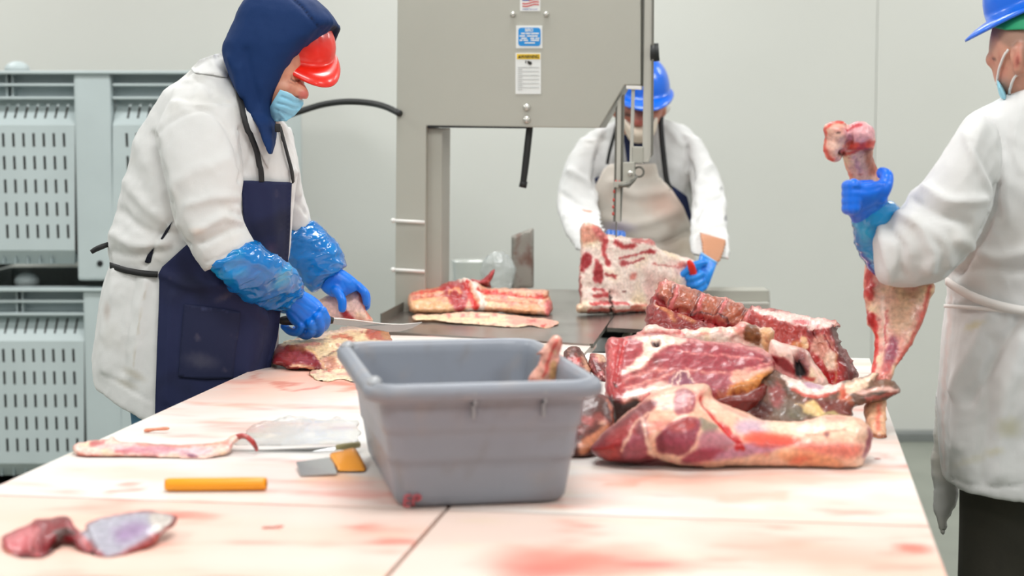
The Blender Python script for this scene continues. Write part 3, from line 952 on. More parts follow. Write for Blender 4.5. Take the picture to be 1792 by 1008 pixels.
# ---- front shank
sh_poly = [(1033, 788), (1050, 802), (1087, 810), (1119, 811), (1150, 808), (1175, 813), (1197, 818), (1252, 820), (1330, 817), (1408, 820), (1466, 822), (1502, 820), (1514, 804), (1525, 779), (1527, 757), (1513, 738), (1486, 729), (1447, 727), (1420, 733), (1388, 738), (1341, 736), (1306, 723), (1271, 707), (1249, 696), (1240, 674), (1215, 672), (1181, 677), (1150, 685), (1134, 693), (1095, 724), (1064, 750), (1042, 772)]
def shD(v):
    return np.interp(v[:, 1], [670, 822], [3.22, 3.09])
V, F = blob(sh_poly, shD, lambda v: np.interp(v[:, 0], [1030, 1100, 1200, 1300, 1380, 1450, 1500, 1530], [0.05, 0.085, 0.10, 0.085, 0.065, 0.075, 0.08, 0.06]), 3.2, tb=0.08, rough=1.2, seed=3, pw=0.55)
piece('beef_shank', (V, F), lambda V: mixc(mixc(solid(V, (232, 188, 164)), (238, 206, 184), sm(-0.1, 0.5, fbm(V, 14, 3, 2))), (216, 130, 118), sm(0.1, 0.5, fbm(V, 20, 3, 6)) * 0.6),
      'whole beef shank with cut muscle face and pale shin, lying in front of the heap', disp=(0.004, 22), seed=2, ops=[
    ('p', [(1030, 790), (1060, 755), (1100, 722), (1130, 700), (1150, 705), (1130, 735), (1135, 765), (1130, 790), (1160, 808), (1110, 814), (1060, 806)], MUSD, 4, 1),
    ('p', [(1060, 770), (1100, 735), (1120, 725), (1110, 760), (1085, 790)], (186, 70, 70), 8, 0.8),
    ('p', [(1092, 770), (1110, 762), (1130, 772), (1132, 795), (1110, 806), (1090, 798)], (170, 92, 104), 4, 1),
    ('p', [(1040, 786), (1075, 780), (1085, 800), (1060, 804)], (188, 70, 62), 6, 0.9),
    ('l', [(1088, 788), (1100, 765), (1112, 740), (1135, 722)], 2.4, (232, 190, 168), 2, 0.9),
    ('l', [(1125, 735), (1132, 770), (1145, 800)], 3, (238, 208, 188), 3, 0.9),
    ('p', [(1178, 706), (1186, 683), (1202, 682), (1216, 690), (1216, 712), (1200, 724), (1184, 724)], (172, 92, 98), 2.5, 1),
    ('l', [(1195, 690), (1198, 718)], 1.6, (214, 160, 150), 2, 0.7), ('l', [(1206, 690), (1208, 714)], 1.6, (214, 160, 150), 2, 0.7),
    ('p', [(1148, 772), (1160, 754), (1180, 740), (1205, 732), (1226, 736), (1222, 758), (1212, 782), (1192, 798), (1168, 794), (1152, 788)], (160, 76, 92), 3, 1),
    ('p', [(1165, 750), (1185, 738), (1215, 735), (1218, 748), (1190, 756)], (180, 78, 76), 4, 0.9),
    ('p', [(1150, 765), (1160, 760), (1164, 790), (1154, 790)], (128, 44, 60), 4, 0.8),
    ('p', [(1224, 732), (1240, 738), (1256, 745), (1246, 756), (1232, 756)], (150, 138, 120), 4, 0.9),
    ('p', [(1225, 765), (1240, 752), (1275, 758), (1290, 775), (1265, 790), (1225, 795)], (178, 118, 130), 7, 0.9),
    ('p', [(1192, 806), (1220, 788), (1260, 786), (1268, 792), (1240, 806), (1210, 812)], (164, 62, 86), 5, 0.9),
    ('p', [(1245, 805), (1275, 785), (1330, 772), (1380, 768), (1390, 774), (1350, 790), (1290, 802)], (196, 140, 166), 5, 0.85),
    ('p', [(1300, 735), (1335, 738), (1350, 752), (1310, 762), (1285, 750)], (206, 176, 196), 8, 0.8),
    ('p', [(1300, 770), (1320, 758), (1360, 760), (1400, 764), (1396, 778), (1340, 782)], (224, 92, 70), 7, 0.85),
    ('p', [(1390, 775), (1420, 770), (1490, 775), (1510, 780), (1500, 800), (1450, 800), (1400, 790)], (226, 128, 112), 9, 0.8),
    ('p', [(1360, 795), (1400, 790), (1450, 800), (1470, 815), (1400, 815)], (230, 160, 118), 8, 0.8),
    ('p', [(1330, 745), (1370, 742), (1450, 734), (1490, 736), (1500, 755), (1430, 760), (1370, 758)], (242, 216, 194), 8, 0.9),
    ('l', [(1228, 696), (1232, 712), (1250, 730), (1275, 755), (1292, 775), (1300, 785)], 3.4, (202, 28, 26), 2, 1),
    ('l', [(1290, 768), (1296, 780), (1290, 784)], 5, (190, 20, 26), 3, 0.9),
    ('l', [(1246, 690), (1270, 712), (1310, 730)], 3, (234, 150, 138), 3, 0.6),
    ('e', 1447, 758, 5, 4, 0, (130, 62, 62), 0.6, 0.9), ('l', [(1410, 760), (1447, 756), (1480, 750)], 1.4, (214, 130, 110), 1.5, 0.7),
    ('l', [(1521, 750), (1524, 775), (1512, 800)], 3, (142, 46, 70), 3, 0.9),
    ('p', [(1395, 796), (1420, 802), (1400, 812), (1380, 808)], (222, 110, 84), 6, 0.6),
    ('e', 1165, 705, 5, 2, 0, (222, 130, 120), 0.6, 0.8), ('e', 1163, 714, 6, 3, 0, (220, 120, 116), 0.6, 0.8), ('e', 1152, 742, 6, 6, 0, (222, 140, 128), 0.8, 0.7),
], cr=[([(1228, 696), (1250, 730), (1292, 775)], 5, -0.006), ([(1148, 772), (1160, 754), (1205, 732), (1226, 736)], 4, 0.003), ([(1390, 768), (1440, 766), (1520, 770)], 10, -0.004)], warp=2.2, ws=45)

# ---- shoulder slab
sl_poly = [(1062, 592), (1085, 589), (1111, 587), (1150, 582), (1190, 588), (1230, 594), (1271, 600), (1318, 605), (1345, 618), (1355, 628), (1356, 646), (1347, 662), (1342, 690), (1330, 708), (1300, 745), (1270, 768), (1080, 768), (1066, 730), (1060, 700), (1058, 660), (1060, 626)]
V, F = blob(sl_poly, dline([(580, 3.60), (700, 3.42), (770, 3.42)]), 0.05, 3.2, tb=0.05, w=16, rough=1.0, seed=8, smooth=True)
piece('shoulder_cut', (V, F), lambda V: flesh(V, 21, (172, 80, 84), 0.05, 24, 0.35), 'large shoulder slab with pink marbled face and a round dark hole in its fat', disp=(0.005, 20, 0.003, 30), seed=5, ops=[
    ('p', [(1105, 590), (1150, 585), (1200, 592), (1186, 604), (1160, 612), (1140, 625), (1130, 640), (1110, 650), (1090, 658), (1085, 650), (1110, 630), (1124, 612), (1122, 600)], LT, 3, 1),
    ('p', [(1170, 588), (1240, 596), (1330, 607), (1350, 622), (1250, 604)], (232, 180, 172), 3, 0.7),
    ('p', [(1062, 594), (1092, 592), (1088, 630), (1078, 670), (1062, 680)], (186, 70, 72), 4, 1),
    ('p', [(1092, 594), (1120, 598), (1123, 610), (1112, 630), (1084, 648), (1088, 618)], (178, 82, 88), 3, 1),
    ('l', [(1096, 592), (1090, 612), (1084, 640)], 1.8, (206, 40, 38), 1.5, 0.9),
    ('p', [(1180, 606), (1240, 604), (1320, 612), (1350, 628), (1352, 644), (1310, 648), (1230, 650), (1170, 640), (1150, 628)], (168, 72, 84), 5, 0.9),
    ('p', [(1205, 655), (1280, 655), (1282, 674), (1240, 682), (1212, 670)], (170, 96, 106), 4, 0.9),
    ('l', [(1180, 612), (1220, 620), (1280, 622), (1350, 632)], 1.4, (222, 150, 144), 1.5, 0.9), ('l', [(1200, 646), (1250, 652), (1300, 648), (1350, 634)], 1.8, (228, 170, 158), 2, 0.9),
    ('p', [(1282, 650), (1320, 648), (1353, 640), (1352, 656), (1310, 668), (1282, 672)], (236, 190, 168), 4, 0.9),
    ('p', [(1168, 672), (1178, 655), (1196, 648), (1210, 660), (1214, 676), (1190, 680)], (150, 96, 116), 3, 0.85),
    ('l', [(1172, 678), (1186, 652), (1204, 650)], 1.6, LT, 1.5, 0.9), ('l', [(1184, 678), (1192, 656)], 1.6, LT, 1.5, 0.9), ('l', [(1204, 652), (1214, 668), (1216, 676)], 1.6, LT, 1.5, 0.9),
    ('l', [(1090, 668), (1130, 650), (1165, 648)], 3, (226, 160, 150), 3, 0.8), ('l', [(1088, 678), (1130, 668), (1180, 652)], 2, (228, 172, 158), 2, 0.8),
    ('p', [(1128, 676), (1155, 666), (1190, 676), (1230, 676), (1200, 690), (1140, 690)], LT, 4, 0.9),
    ('p', [(1088, 700), (1096, 684), (1118, 676), (1136, 686), (1124, 696), (1100, 706)], (238, 214, 204), 3, 1),
    ('l', [(1090, 704), (1112, 700), (1134, 692)], 2.4, (228, 150, 136), 2, 0.9),
    ('p', [(1060, 650), (1084, 654), (1092, 680), (1080, 700), (1062, 690)], (176, 60, 62), 5, 0.8),
    ('p', [(1064, 600), (1076, 598), (1072, 640), (1062, 650)], (214, 130, 126), 6, 0.6),
    ('p', [(1290, 672), (1346, 650), (1350, 664), (1330, 672), (1262, 690), (1245, 692)], (216, 150, 82), 4, 0.95),
    ('p', [(1244, 694), (1290, 682), (1345, 668), (1343, 700), (1300, 745), (1235, 745)], (128, 42, 32), 4, 1),  # underside: dark red meat, with shade of the overhang painted in
    ('p', [(1060, 695), (1090, 706), (1120, 700), (1110, 770), (1064, 770)], (64, 44, 36), 5, 0.9),
    ('e', 1147.5, 600, 7, 5.5, 0, (78, 32, 36), 0.25, 1), ('e', 1076, 673, 4, 4, 0, (96, 30, 30), 0.5, 1),
    ('e', 1340, 632, 4, 3, 0, (120, 50, 60), 0.6, 0.8),
], cr=[([(1147.5, 600), (1148, 600.5)], 5, -0.012), ([(1244, 690), (1290, 682), (1346, 664)], 5, -0.02), ([(1092, 594), (1088, 620), (1078, 670)], 5, -0.005), ([(1090, 704), (1134, 690)], 4, 0.006)])

# ---- dark piece behind the tote
V, F = blob([(1012, 690), (1040, 684), (1066, 700), (1076, 735), (1062, 770), (1036, 798), (1010, 802), (985, 790), (980, 720)], dline([(690, 3.34), (802, 3.185)]), 0.05, 4, rough=1.0, seed=9)
piece('dark_trim', (V, F), lambda V: flesh(V, 31, (96, 46, 36), -0.1, 24, 0.1), 'dark brownish beef piece between the grey tote and the front shank', disp=(0.005, 25), seed=4, ops=[
    ('p', [(1012, 778), (1040, 757), (1062, 740), (1068, 752), (1045, 775), (1018, 798)], (206, 140, 104), 4, 1), ('e', 1055, 738, 7, 5, 0, (214, 170, 150), 0.5, 0.9),
    ('l', [(1064, 700), (1072, 725), (1076, 745)], 2.4, (206, 140, 110), 2, 0.9)])

# ---- grey-brown rib with fat edge, pointing right
V, F = blob([(1290, 655), (1330, 645), (1357, 648), (1380, 660), (1405, 665), (1441, 674), (1476, 667), (1503, 660), (1537, 652), (1534, 663), (1559, 664), (1568, 672), (1574, 681), (1572, 690), (1551, 697), (1526, 704), (1494, 714), (1491, 730), (1450, 742), (1400, 750), (1300, 750), (1270, 722), (1275, 690)], dline([(640, 3.52), (760, 3.36)]), 0.04, 3.0, tb=0.04, w=18, rough=1.4, seed=12)
piece('rib_section', (V, F), lambda V: mixc(mixc(solid(V, (128, 96, 80)), (92, 74, 62), sm(0, 0.5, fbm(V, 24, 3, 3))), (168, 104, 96), sm(0.05, 0.5, fbm(V, 30, 3, 9))), 'grey-brown rib section with white fat edge, its bone tip overhanging at right of the heap', disp=(0.005, 26, 0.004, 40), seed=7, ops=[
    ('p', [(1368, 655), (1405, 664), (1441, 673), (1474, 668), (1470, 682), (1430, 694), (1400, 688), (1380, 672)], (240, 222, 212), 3, 1),
    ('p', [(1408, 667), (1440, 676), (1436, 682), (1412, 676)], (196, 160, 176), 3, 0.9),
    ('l', [(1385, 680), (1425, 694), (1460, 686), (1476, 676)], 2.6, (204, 96, 82), 2.5, 0.9),
    ('p', [(1478, 672), (1500, 662), (1537, 652), (1530, 664), (1518, 676), (1498, 690), (1480, 686)], (238, 208, 184), 3, 1),
    ('p', [(1519, 668), (1534, 664), (1559, 665), (1568, 676), (1540, 678), (1520, 676)], (136, 108, 90), 3, 1),
    ('l', [(1500, 690), (1530, 682), (1572, 684)], 3.4, (230, 190, 178), 2.5, 1), ('l', [(1515, 697), (1550, 692), (1571, 688)], 2.4, (196, 110, 100), 2, 0.9),
    ('p', [(1470, 678), (1482, 686), (1494, 706), (1480, 712), (1468, 700)], (214, 140, 110), 4, 0.9), ('e', 1476, 690, 5, 7, 0, (206, 96, 74), 0.7, 0.8),
    ('p', [(1430, 700), (1490, 704), (1490, 728), (1440, 722), (1425, 706)], (136, 72, 62), 5, 0.9),
    ('p', [(1404, 717), (1424, 700), (1442, 722), (1436, 730)], (226, 196, 142), 2.5, 1), ('l', [(1440, 728), (1458, 722), (1480, 730)], 3, (196, 180, 130), 2, 0.9),
    ('p', [(1360, 700), (1400, 705), (1404, 728), (1370, 736), (1350, 720)], (140, 128, 118), 6, 0.7), ('p', [(1380, 716), (1412, 720), (1420, 730), (1384, 734)], (132, 128, 104), 6, 0.5),
    ('p', [(1345, 680), (1368, 676), (1370, 705), (1352, 712)], (168, 96, 96), 6, 0.8), ('l', [(1392, 706), (1406, 712)], 2, (224, 190, 140), 2, 0.8),
    ('p', [(1270, 700), (1340, 706), (1345, 726), (1300, 745)], (92, 38, 30), 8, 0.9),  # dark red meat, with shade of the gap below the slab painted in
])

# ---- fat sheet with bone end behind the slab
V, F = blob([(1112, 592), (1122, 580), (1134, 570), (1160, 572), (1188, 576), (1230, 575), (1280, 572), (1302, 565), (1328, 572), (1354, 577), (1354, 600), (1352, 622), (1340, 660), (1280, 690), (1130, 690)], 3.72, 0.045, 3.2, w=14, rough=1.2, seed=15)
piece('fat_sheet', (V, F), lambda V: fatty(V, 41, (240, 216, 204), 0.1), 'pale fat sheet with a square brown bone end, wedged behind the shoulder slab', disp=(0.006, 26, 0.004, 34), seed=9, ops=[
    ('p', [(1303, 572), (1316, 568), (1327, 574), (1331, 604), (1316, 600), (1302, 594)], (132, 82, 50), 2, 1), ('e', 1316, 586, 8, 10, 0, (160, 108, 62), 0.7, 0.7),
    ('p', [(1330, 576), (1354, 579), (1353, 618), (1338, 612)], (226, 178, 132), 3, 0.9), ('l', [(1338, 590), (1350, 606)], 1.4, (176, 110, 84), 1.5, 0.8),
    ('l', [(1120, 584), (1150, 584), (1190, 582)], 3.5, (186, 84, 80), 4, 0.8), ('l', [(1188, 578), (1196, 586)], 2, (196, 50, 50), 2, 0.9),
    ('l', [(1215, 588), (1240, 582), (1262, 578)], 1.6, (222, 150, 140), 2, 0.8), ('p', [(1286, 570), (1302, 567), (1300, 585), (1290, 582)], (216, 130, 118), 4, 0.7), ('e', 1268, 592, 14, 6, 0, (244, 226, 210), 0.6, 0.8)])

# ---- fat roll with hollow end
V, F = blob([(1346, 600), (1370, 600), (1405, 610), (1417, 617), (1424, 634), (1440, 652), (1450, 674), (1430, 690), (1400, 690), (1370, 690), (1346, 680)], 3.6, 0.05, 3.0, w=20, rough=0.8, seed=18)
piece('fat_roll', (V, F), lambda V: fatty(V, 51, (240, 208, 198), 0.0), 'curled pink fat roll with a dark hollow end, right of the shoulder slab', disp=(0.003, 24), seed=11, ops=[
    ('p', [(1350, 622), (1375, 628), (1392, 648), (1390, 658), (1360, 640)], (150, 44, 50), 3, 1), ('l', [(1356, 642), (1380, 656), (1394, 664)], 4, (220, 150, 148), 3, 0.9),
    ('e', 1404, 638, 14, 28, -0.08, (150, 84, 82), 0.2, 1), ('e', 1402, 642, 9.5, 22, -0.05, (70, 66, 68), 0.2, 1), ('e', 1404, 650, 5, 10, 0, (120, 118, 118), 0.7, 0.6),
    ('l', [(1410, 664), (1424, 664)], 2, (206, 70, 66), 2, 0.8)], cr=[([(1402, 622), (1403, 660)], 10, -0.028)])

# ---- backbone loin piece at the back
bb_poly = [(1129, 566), (1131, 545), (1136, 530), (1143, 519), (1147, 510), (1152, 498), (1158, 492), (1166, 488), (1188, 496), (1208, 504), (1229, 512), (1257, 518), (1280, 524), (1298, 531), (1308, 538), (1318, 535), (1348, 540), (1394, 550), (1430, 556), (1462, 561), (1472, 572), (1466, 580), (1476, 606), (1486, 622), (1494, 634), (1501, 656), (1490, 680), (1458, 690), (1400, 692), (1300, 690), (1180, 684), (1138, 676), (1128, 640), (1126, 600)]
V, F = blob(bb_poly, dline([(488, 4.08), (560, 4.0), (690, 3.92)]), 0.07, 2.8, tb=0.07, w=22, rough=1.0, seed=22)
ve = []
for (x0, y0), (x1, y1) in (((1187, 500), (1178, 530)), ((1232, 514), (1220, 546)), ((1272, 528), (1258, 552)), ((1312, 545), (1302, 568))):
    ve.append((x0, y0, x1, y1))
cr = [([(x0, y0), (x1, y1)], 4, 0.008) for x0, y0, x1, y1 in ve] + [([(x0 - 9, y0 - 3), (x1 - 8, y1 - 4)], 5, -0.006) for x0, y0, x1, y1 in ve] + \
     [([(1143, 522), (1180, 538), (1215, 550), (1250, 564), (1280, 574)], 5, -0.016), ([(1276, 563), (1300, 545)], 3, -0.008), ([(1420, 570), (1440, 610), (1458, 668)], 6, -0.01), ([(1462, 562), (1476, 606), (1494, 640)], 8, -0.006)]
piece('backbone_cut', (V, F), lambda V: flesh(V, 61, (172, 60, 58), 0.02, 32, 0.4), 'long beef loin with its row of vertebrae on top, at the back of the heap', disp=(0.003, 30, 0.006, 45), seed=13, cr=cr, ops=
    [('p', [(1150, 508), (1165, 490), (1300, 532), (1312, 548), (1300, 566), (1270, 562), (1215, 545), (1180, 534)], (172, 98, 76), 3, 1)] +
    [('e', (x0 + x1) / 2 - 22, (y0 + y1) / 2 - 8, 16, 13, 0.35, (190, 122, 92), 0.6, 0.6) for x0, y0, x1, y1 in ve] +
    [('l', [(x0, y0), (x1, y1)], 3.2, (208, 118, 116), 1.5, 1) for x0, y0, x1, y1 in ve] +
    [('l', [(x0 - 7, y0 - 3), (x1 - 5, y1 - 3)], 1.6, (110, 34, 30), 1.2, 0.9) for x0, y0, x1, y1 in ve] + [
    ('l', [(1148, 512), (1156, 498), (1168, 492)], 2.6, (206, 104, 98), 2, 0.9), ('l', [(1160, 490), (1200, 500), (1260, 519), (1300, 532)], 2, (232, 190, 176), 2, 0.8),
    ('l', [(1145, 522), (1180, 538), (1215, 550), (1250, 564), (1285, 576)], 3.4, (160, 20, 30), 2, 1), ('l', [(1215, 546), (1260, 552), (1276, 563)], 1.5, (90, 24, 22), 1.4, 0.9),
    ('p', [(1130, 566), (1134, 535), (1144, 524), (1200, 548), (1240, 565), (1220, 575), (1160, 574)], (150, 62, 60), 3, 0.9),
    ('l', [(1150, 532), (1170, 545), (1180, 560)], 4, (206, 150, 96), 4, 0.8), ('l', [(1190, 550), (1215, 562)], 3.4, (204, 146, 100), 3, 0.8),
    ('p', [(1318, 537), (1350, 542), (1460, 562), (1440, 574), (1400, 572), (1350, 556), (1320, 545)], (242, 214, 206), 3, 1),
    ('p', [(1390, 558), (1420, 562), (1410, 568), (1390, 566)], (214, 120, 124), 3, 0.8), ('p', [(1425, 566), (1434, 568), (1430, 574)], (214, 130, 130), 3, 0.8),
    ('p', [(1320, 550), (1350, 560), (1400, 575), (1420, 600), (1400, 615), (1360, 600), (1330, 575)], (190, 84, 76), 6, 0.85),
    ('p', [(1400, 590), (1412, 590), (1416, 608), (1404, 610)], (236, 200, 160), 2, 0.95), ('e', 1394, 604, 9, 7, 0, (222, 158, 104), 0.6, 0.9),
    ('p', [(1424, 590), (1440, 582), (1456, 600), (1464, 622), (1458, 650), (1440, 650), (1420, 616)], (228, 176, 160), 4, 0.95), ('p', [(1446, 618), (1462, 622), (1460, 646), (1444, 640)], (240, 214, 194), 4, 0.9),
    ('p', [(1460, 566), (1470, 580), (1478, 610), (1494, 636), (1500, 658), (1484, 680), (1464, 640), (1466, 610), (1452, 580)], (132, 58, 56), 3, 1),
    ('p', [(1424, 618), (1450, 648), (1462, 656), (1456, 672), (1440, 660)], (180, 28, 34), 4, 0.9), ('p', [(1466, 632), (1478, 640), (1474, 676), (1460, 676)], (186, 50, 46), 5, 0.8),
    ('l', [(1440, 584), (1452, 604), (1462, 620)], 1.6, (140, 28, 32), 1.5, 0.9), ('l', [(1464, 620), (1462, 670)], 2, (210, 150, 110), 2, 0.8),
    ('l', [(1462, 562), (1470, 574)], 3, (232, 180, 160), 2, 0.9)], warp=2.0, ws=50)

# ---- scraps between tote and heap
V, F = blob([(1030, 625), (1042, 618), (1060, 626), (1066, 650), (1064, 668), (1046, 664), (1034, 648)], dline([(618, 4.28), (668, 4.15)]), 0.03, 3, rough=1, seed=2)
piece('meat_scrap', (V, F), lambda V: flesh(V, 71, (130, 44, 46), 0.2, 40, 0.8), 'small dark red scrap on the table between the tote and the shoulder slab', seed=1, disp=(0.005, 40), zmin=None, ops=[('p', [(1044, 618), (1064, 616), (1066, 632), (1048, 632)], (226, 190, 160), 2, 0.9)])

# ---- scraps standing in the tote
def stand(D): return dline([(580, D), (760, D)])
V, F = blob([(927, 660), (938, 640), (945, 622), (938, 620), (952, 606), (966, 590), (980, 588), (984, 598), (978, 625), (986, 640), (982, 662), (970, 700), (940, 720), (925, 690)], 3.02, 0.022, 3, rough=1.2, seed=5)
piece('bone_scrap', (V, F), lambda V: fatty(V, 81, (226, 168, 152), 0.15, 40), 'upright pink bone scrap poking above the rim of the grey tote', seed=2, disp=(0.004, 40), ops=[('l', [(975, 595), (962, 625), (950, 660)], 2.5, (206, 80, 70), 2, 0.8), ('p', [(962, 640), (972, 632), (972, 660), (960, 662)], (214, 170, 120), 3, 0.9), ('l', [(979, 640), (980, 660)], 3, (60, 34, 30), 3, 0.9)])
V, F = blob([(986, 618), (996, 608), (1010, 606), (1020, 616), (1028, 635), (1036, 650), (1026, 668), (1000, 668), (988, 640)], dline([(606, 4.30), (668, 4.165)]), 0.028, 3, rough=1.2, seed=6)
piece('dark_scrap', (V, F), lambda V: flesh(V, 91, (110, 62, 48), 0.0, 50, 0.6), 'dark brown meat scrap on the table just behind the right rim of the tote', seed=3, disp=(0.005, 40), ops=[('e', 1008, 632, 8, 6, 0, (206, 60, 46), 0.7, 0.9), ('p', [(1018, 620), (1036, 640), (1032, 655), (1020, 640)], (226, 180, 150), 3, 0.8)])

# ---- meat being trimmed at left
V, F = blob([(476, 636), (480, 616), (488, 602), (510, 594), (545, 589), (561, 582), (579, 578), (609, 571), (640, 567), (658, 566), (670, 570), (680, 580), (686, 594), (684, 612), (660, 640), (620, 652), (563, 651), (539, 647), (506, 646), (494, 640)], dline([(566, 4.78), (600, 4.50), (652, 4.315)]), 0.05, 2.8, tb=0.05, w=14, rough=1.2, seed=25)
piece('brisket_slab', (V, F), lambda V: fatty(V, 101, (234, 208, 168), 0.05), 'fat-capped beef slab with dark red cut side under the knife of the hooded man', seed=4, disp=(0.005, 24, 0.004, 36), ops=[
    ('p', [(474, 640), (482, 606), (500, 604), (530, 612), (550, 622), (562, 640), (566, 655), (500, 652)], (142, 46, 48), 3, 1),
    ('p', [(494, 620), (520, 612), (546, 626), (556, 640), (520, 642), (500, 636)], (170, 84, 78), 5, 0.7), ('l', [(500, 602), (520, 610), (548, 616), (562, 634)], 2.2, (222, 180, 130), 2, 0.9),
    ('l', [(506, 606), (530, 612)], 4, (150, 92, 66), 3, 0.8), ('l', [(508, 642), (525, 640), (548, 646)], 2.6, (232, 196, 160), 2, 0.9),
    ('p', [(566, 630), (590, 622), (584, 640), (568, 648)], (186, 130, 100), 4, 0.8), ('l', [(562, 626), (580, 618), (592, 612)], 1.4, (120, 90, 60), 1.5, 0.8),
    ('p', [(640, 582), (656, 570), (676, 578), (690, 600), (660, 594), (646, 592)], (190, 92, 66), 3, 0.95), ('p', [(664, 572), (680, 582), (686, 596), (670, 592)], (190, 150, 96), 3, 0.7),
    ('l', [(582, 590), (600, 588), (616, 592)], 2.6, (206, 130, 96), 2, 1), ('e', 633, 580, 3.5, 2, 0, (180, 60, 50), 0.4, 1), ('l', [(560, 586), (600, 576), (640, 572)], 5, (240, 214, 204), 4, 0.7),
    ('l', [(524, 596), (545, 594)], 1.5, (120, 120, 110), 1.5, 0.8)],
    cr=[([(500, 604), (530, 612), (562, 640)], 4, 0.006), ([(582, 590), (616, 592)], 3, -0.006), ([(560, 610), (620, 600)], 6, -0.006)])
V, F = blob([(540, 652), (549, 646), (570, 646), (590, 640), (600, 632), (616, 640), (624, 660), (622, 672), (597, 664), (579, 669), (560, 667), (549, 662)], dline([(630, 4.42), (670, 4.13)]), 0.012, 2.8, rough=1.5, seed=28)
piece('fat_flap', (V, F), lambda V: fatty(V, 111, (240, 222, 190), 0.0), 'thin crinkled fat flap lying on the table at the foot of the slab', seed=6, disp=(0.006, 40), ops=[('l', [(566, 650), (590, 642)], 1.6, (206, 110, 90), 1.5, 0.8)])
V, F = blob([(556, 528), (566, 520), (577, 516), (596, 512), (625, 508), (632, 512), (640, 540), (646, 550), (653, 560), (646, 566), (630, 562), (612, 564), (585, 566), (566, 552)], dline([(505, 4.73), (570, 4.70)]), 0.014, 2.6, rough=1.2, seed=30)
piece('fat_trim', (V, F), lambda V: fatty(V, 121, (240, 206, 196), -0.1, 20, 0.25), 'pale pink flap of fat lifted by the left hand of the hooded man', seed=7, disp=(0.003, 30), zmin=None, ops=[('l', [(602, 548), (616, 558)], 5, (176, 52, 62), 3, 0.9), ('l', [(628, 512), (638, 535), (648, 556)], 2.6, (206, 116, 96), 2, 0.9)])

# ---- left strip on the table
V, F = blob([(128, 786), (132, 776), (150, 773), (190, 768), (196, 764), (210, 772), (260, 776), (330, 778), (390, 772), (404, 764), (414, 760), (418, 768), (410, 778), (404, 790), (380, 800), (355, 807), (330, 806), (290, 804), (240, 800), (180, 800), (140, 798)], dline([(760, 3.27), (807, 3.17)]), 0.022, 3.2, rough=0.8, seed=33)
piece('bone_strip', (V, F), lambda V: fatty(V, 131, (238, 206, 194), 0.0), 'long pale bone strip with red streaks at the left edge of the table', seed=8, disp=(0.003, 26), ops=[
    ('l', [(205, 790), (250, 787), (305, 786)], 4, (206, 84, 88), 4, 0.9), ('l', [(160, 776), (180, 774)], 3, (190, 90, 96), 3, 0.9), ('e', 335, 797, 10, 4, 0.2, (122, 60, 84), 0.5, 0.9),
    ('p', [(170, 782), (240, 778), (330, 782), (370, 785), (350, 796), (220, 792)], (216, 190, 206), 6, 0.6), ('l', [(130, 795), (180, 800), (240, 801)], 2.4, (196, 96, 80), 2, 0.8), ('l', [(240, 778), (330, 780), (400, 774)], 2, (216, 140, 124), 2, 0.7)])
obj_t = tube([Z(408, 772, 0.915), Z(418, 764, 0.925), Z(430, 764, 0.93), Z(441, 772, 0.925), Z(448, 783, 0.912), Z(449, 788, 0.905)], [0.005, 0.006, 0.005, 0.005, 0.004, 0.003], 8, 4)
piece('sinew_curl', obj_t, lambda V: flesh(V, 5, (190, 70, 66), 0.1, 60), 'thin red sinew curl at the end of the pale bone strip', disp=None)
V, F = blob([(252, 756), (254, 750), (270, 749), (290, 747), (297, 749), (292, 753), (272, 754), (258, 757)], 3.44, 0.004, 2.5)
piece('fat_sliver', (V, F), lambda V: fatty(V, 8, (226, 160, 132), 0.1), 'small pinkish sliver on the table beyond the pale bone strip', disp=None)
V, F = blob([(458, 928), (460, 922), (478, 921), (492, 919), (497, 921), (486, 924), (470, 927)], 2.61, 0.003, 2.5)
piece('red_sliver', (V, F), lambda V: fatty(V, 9, (214, 130, 106), 0.2), 'tiny reddish sliver on the near board right of the membrane-covered cut', disp=None)
V, F = blob([(1529, 803), (1538, 802), (1543, 804), (1541, 806), (1531, 806)], 3.165, 0.003, 2.5)
piece('red_speck', (V, F), lambda V: solid(V, (206, 70, 60)), 'tiny red meat speck beside the rounded end of the front shank', disp=None)

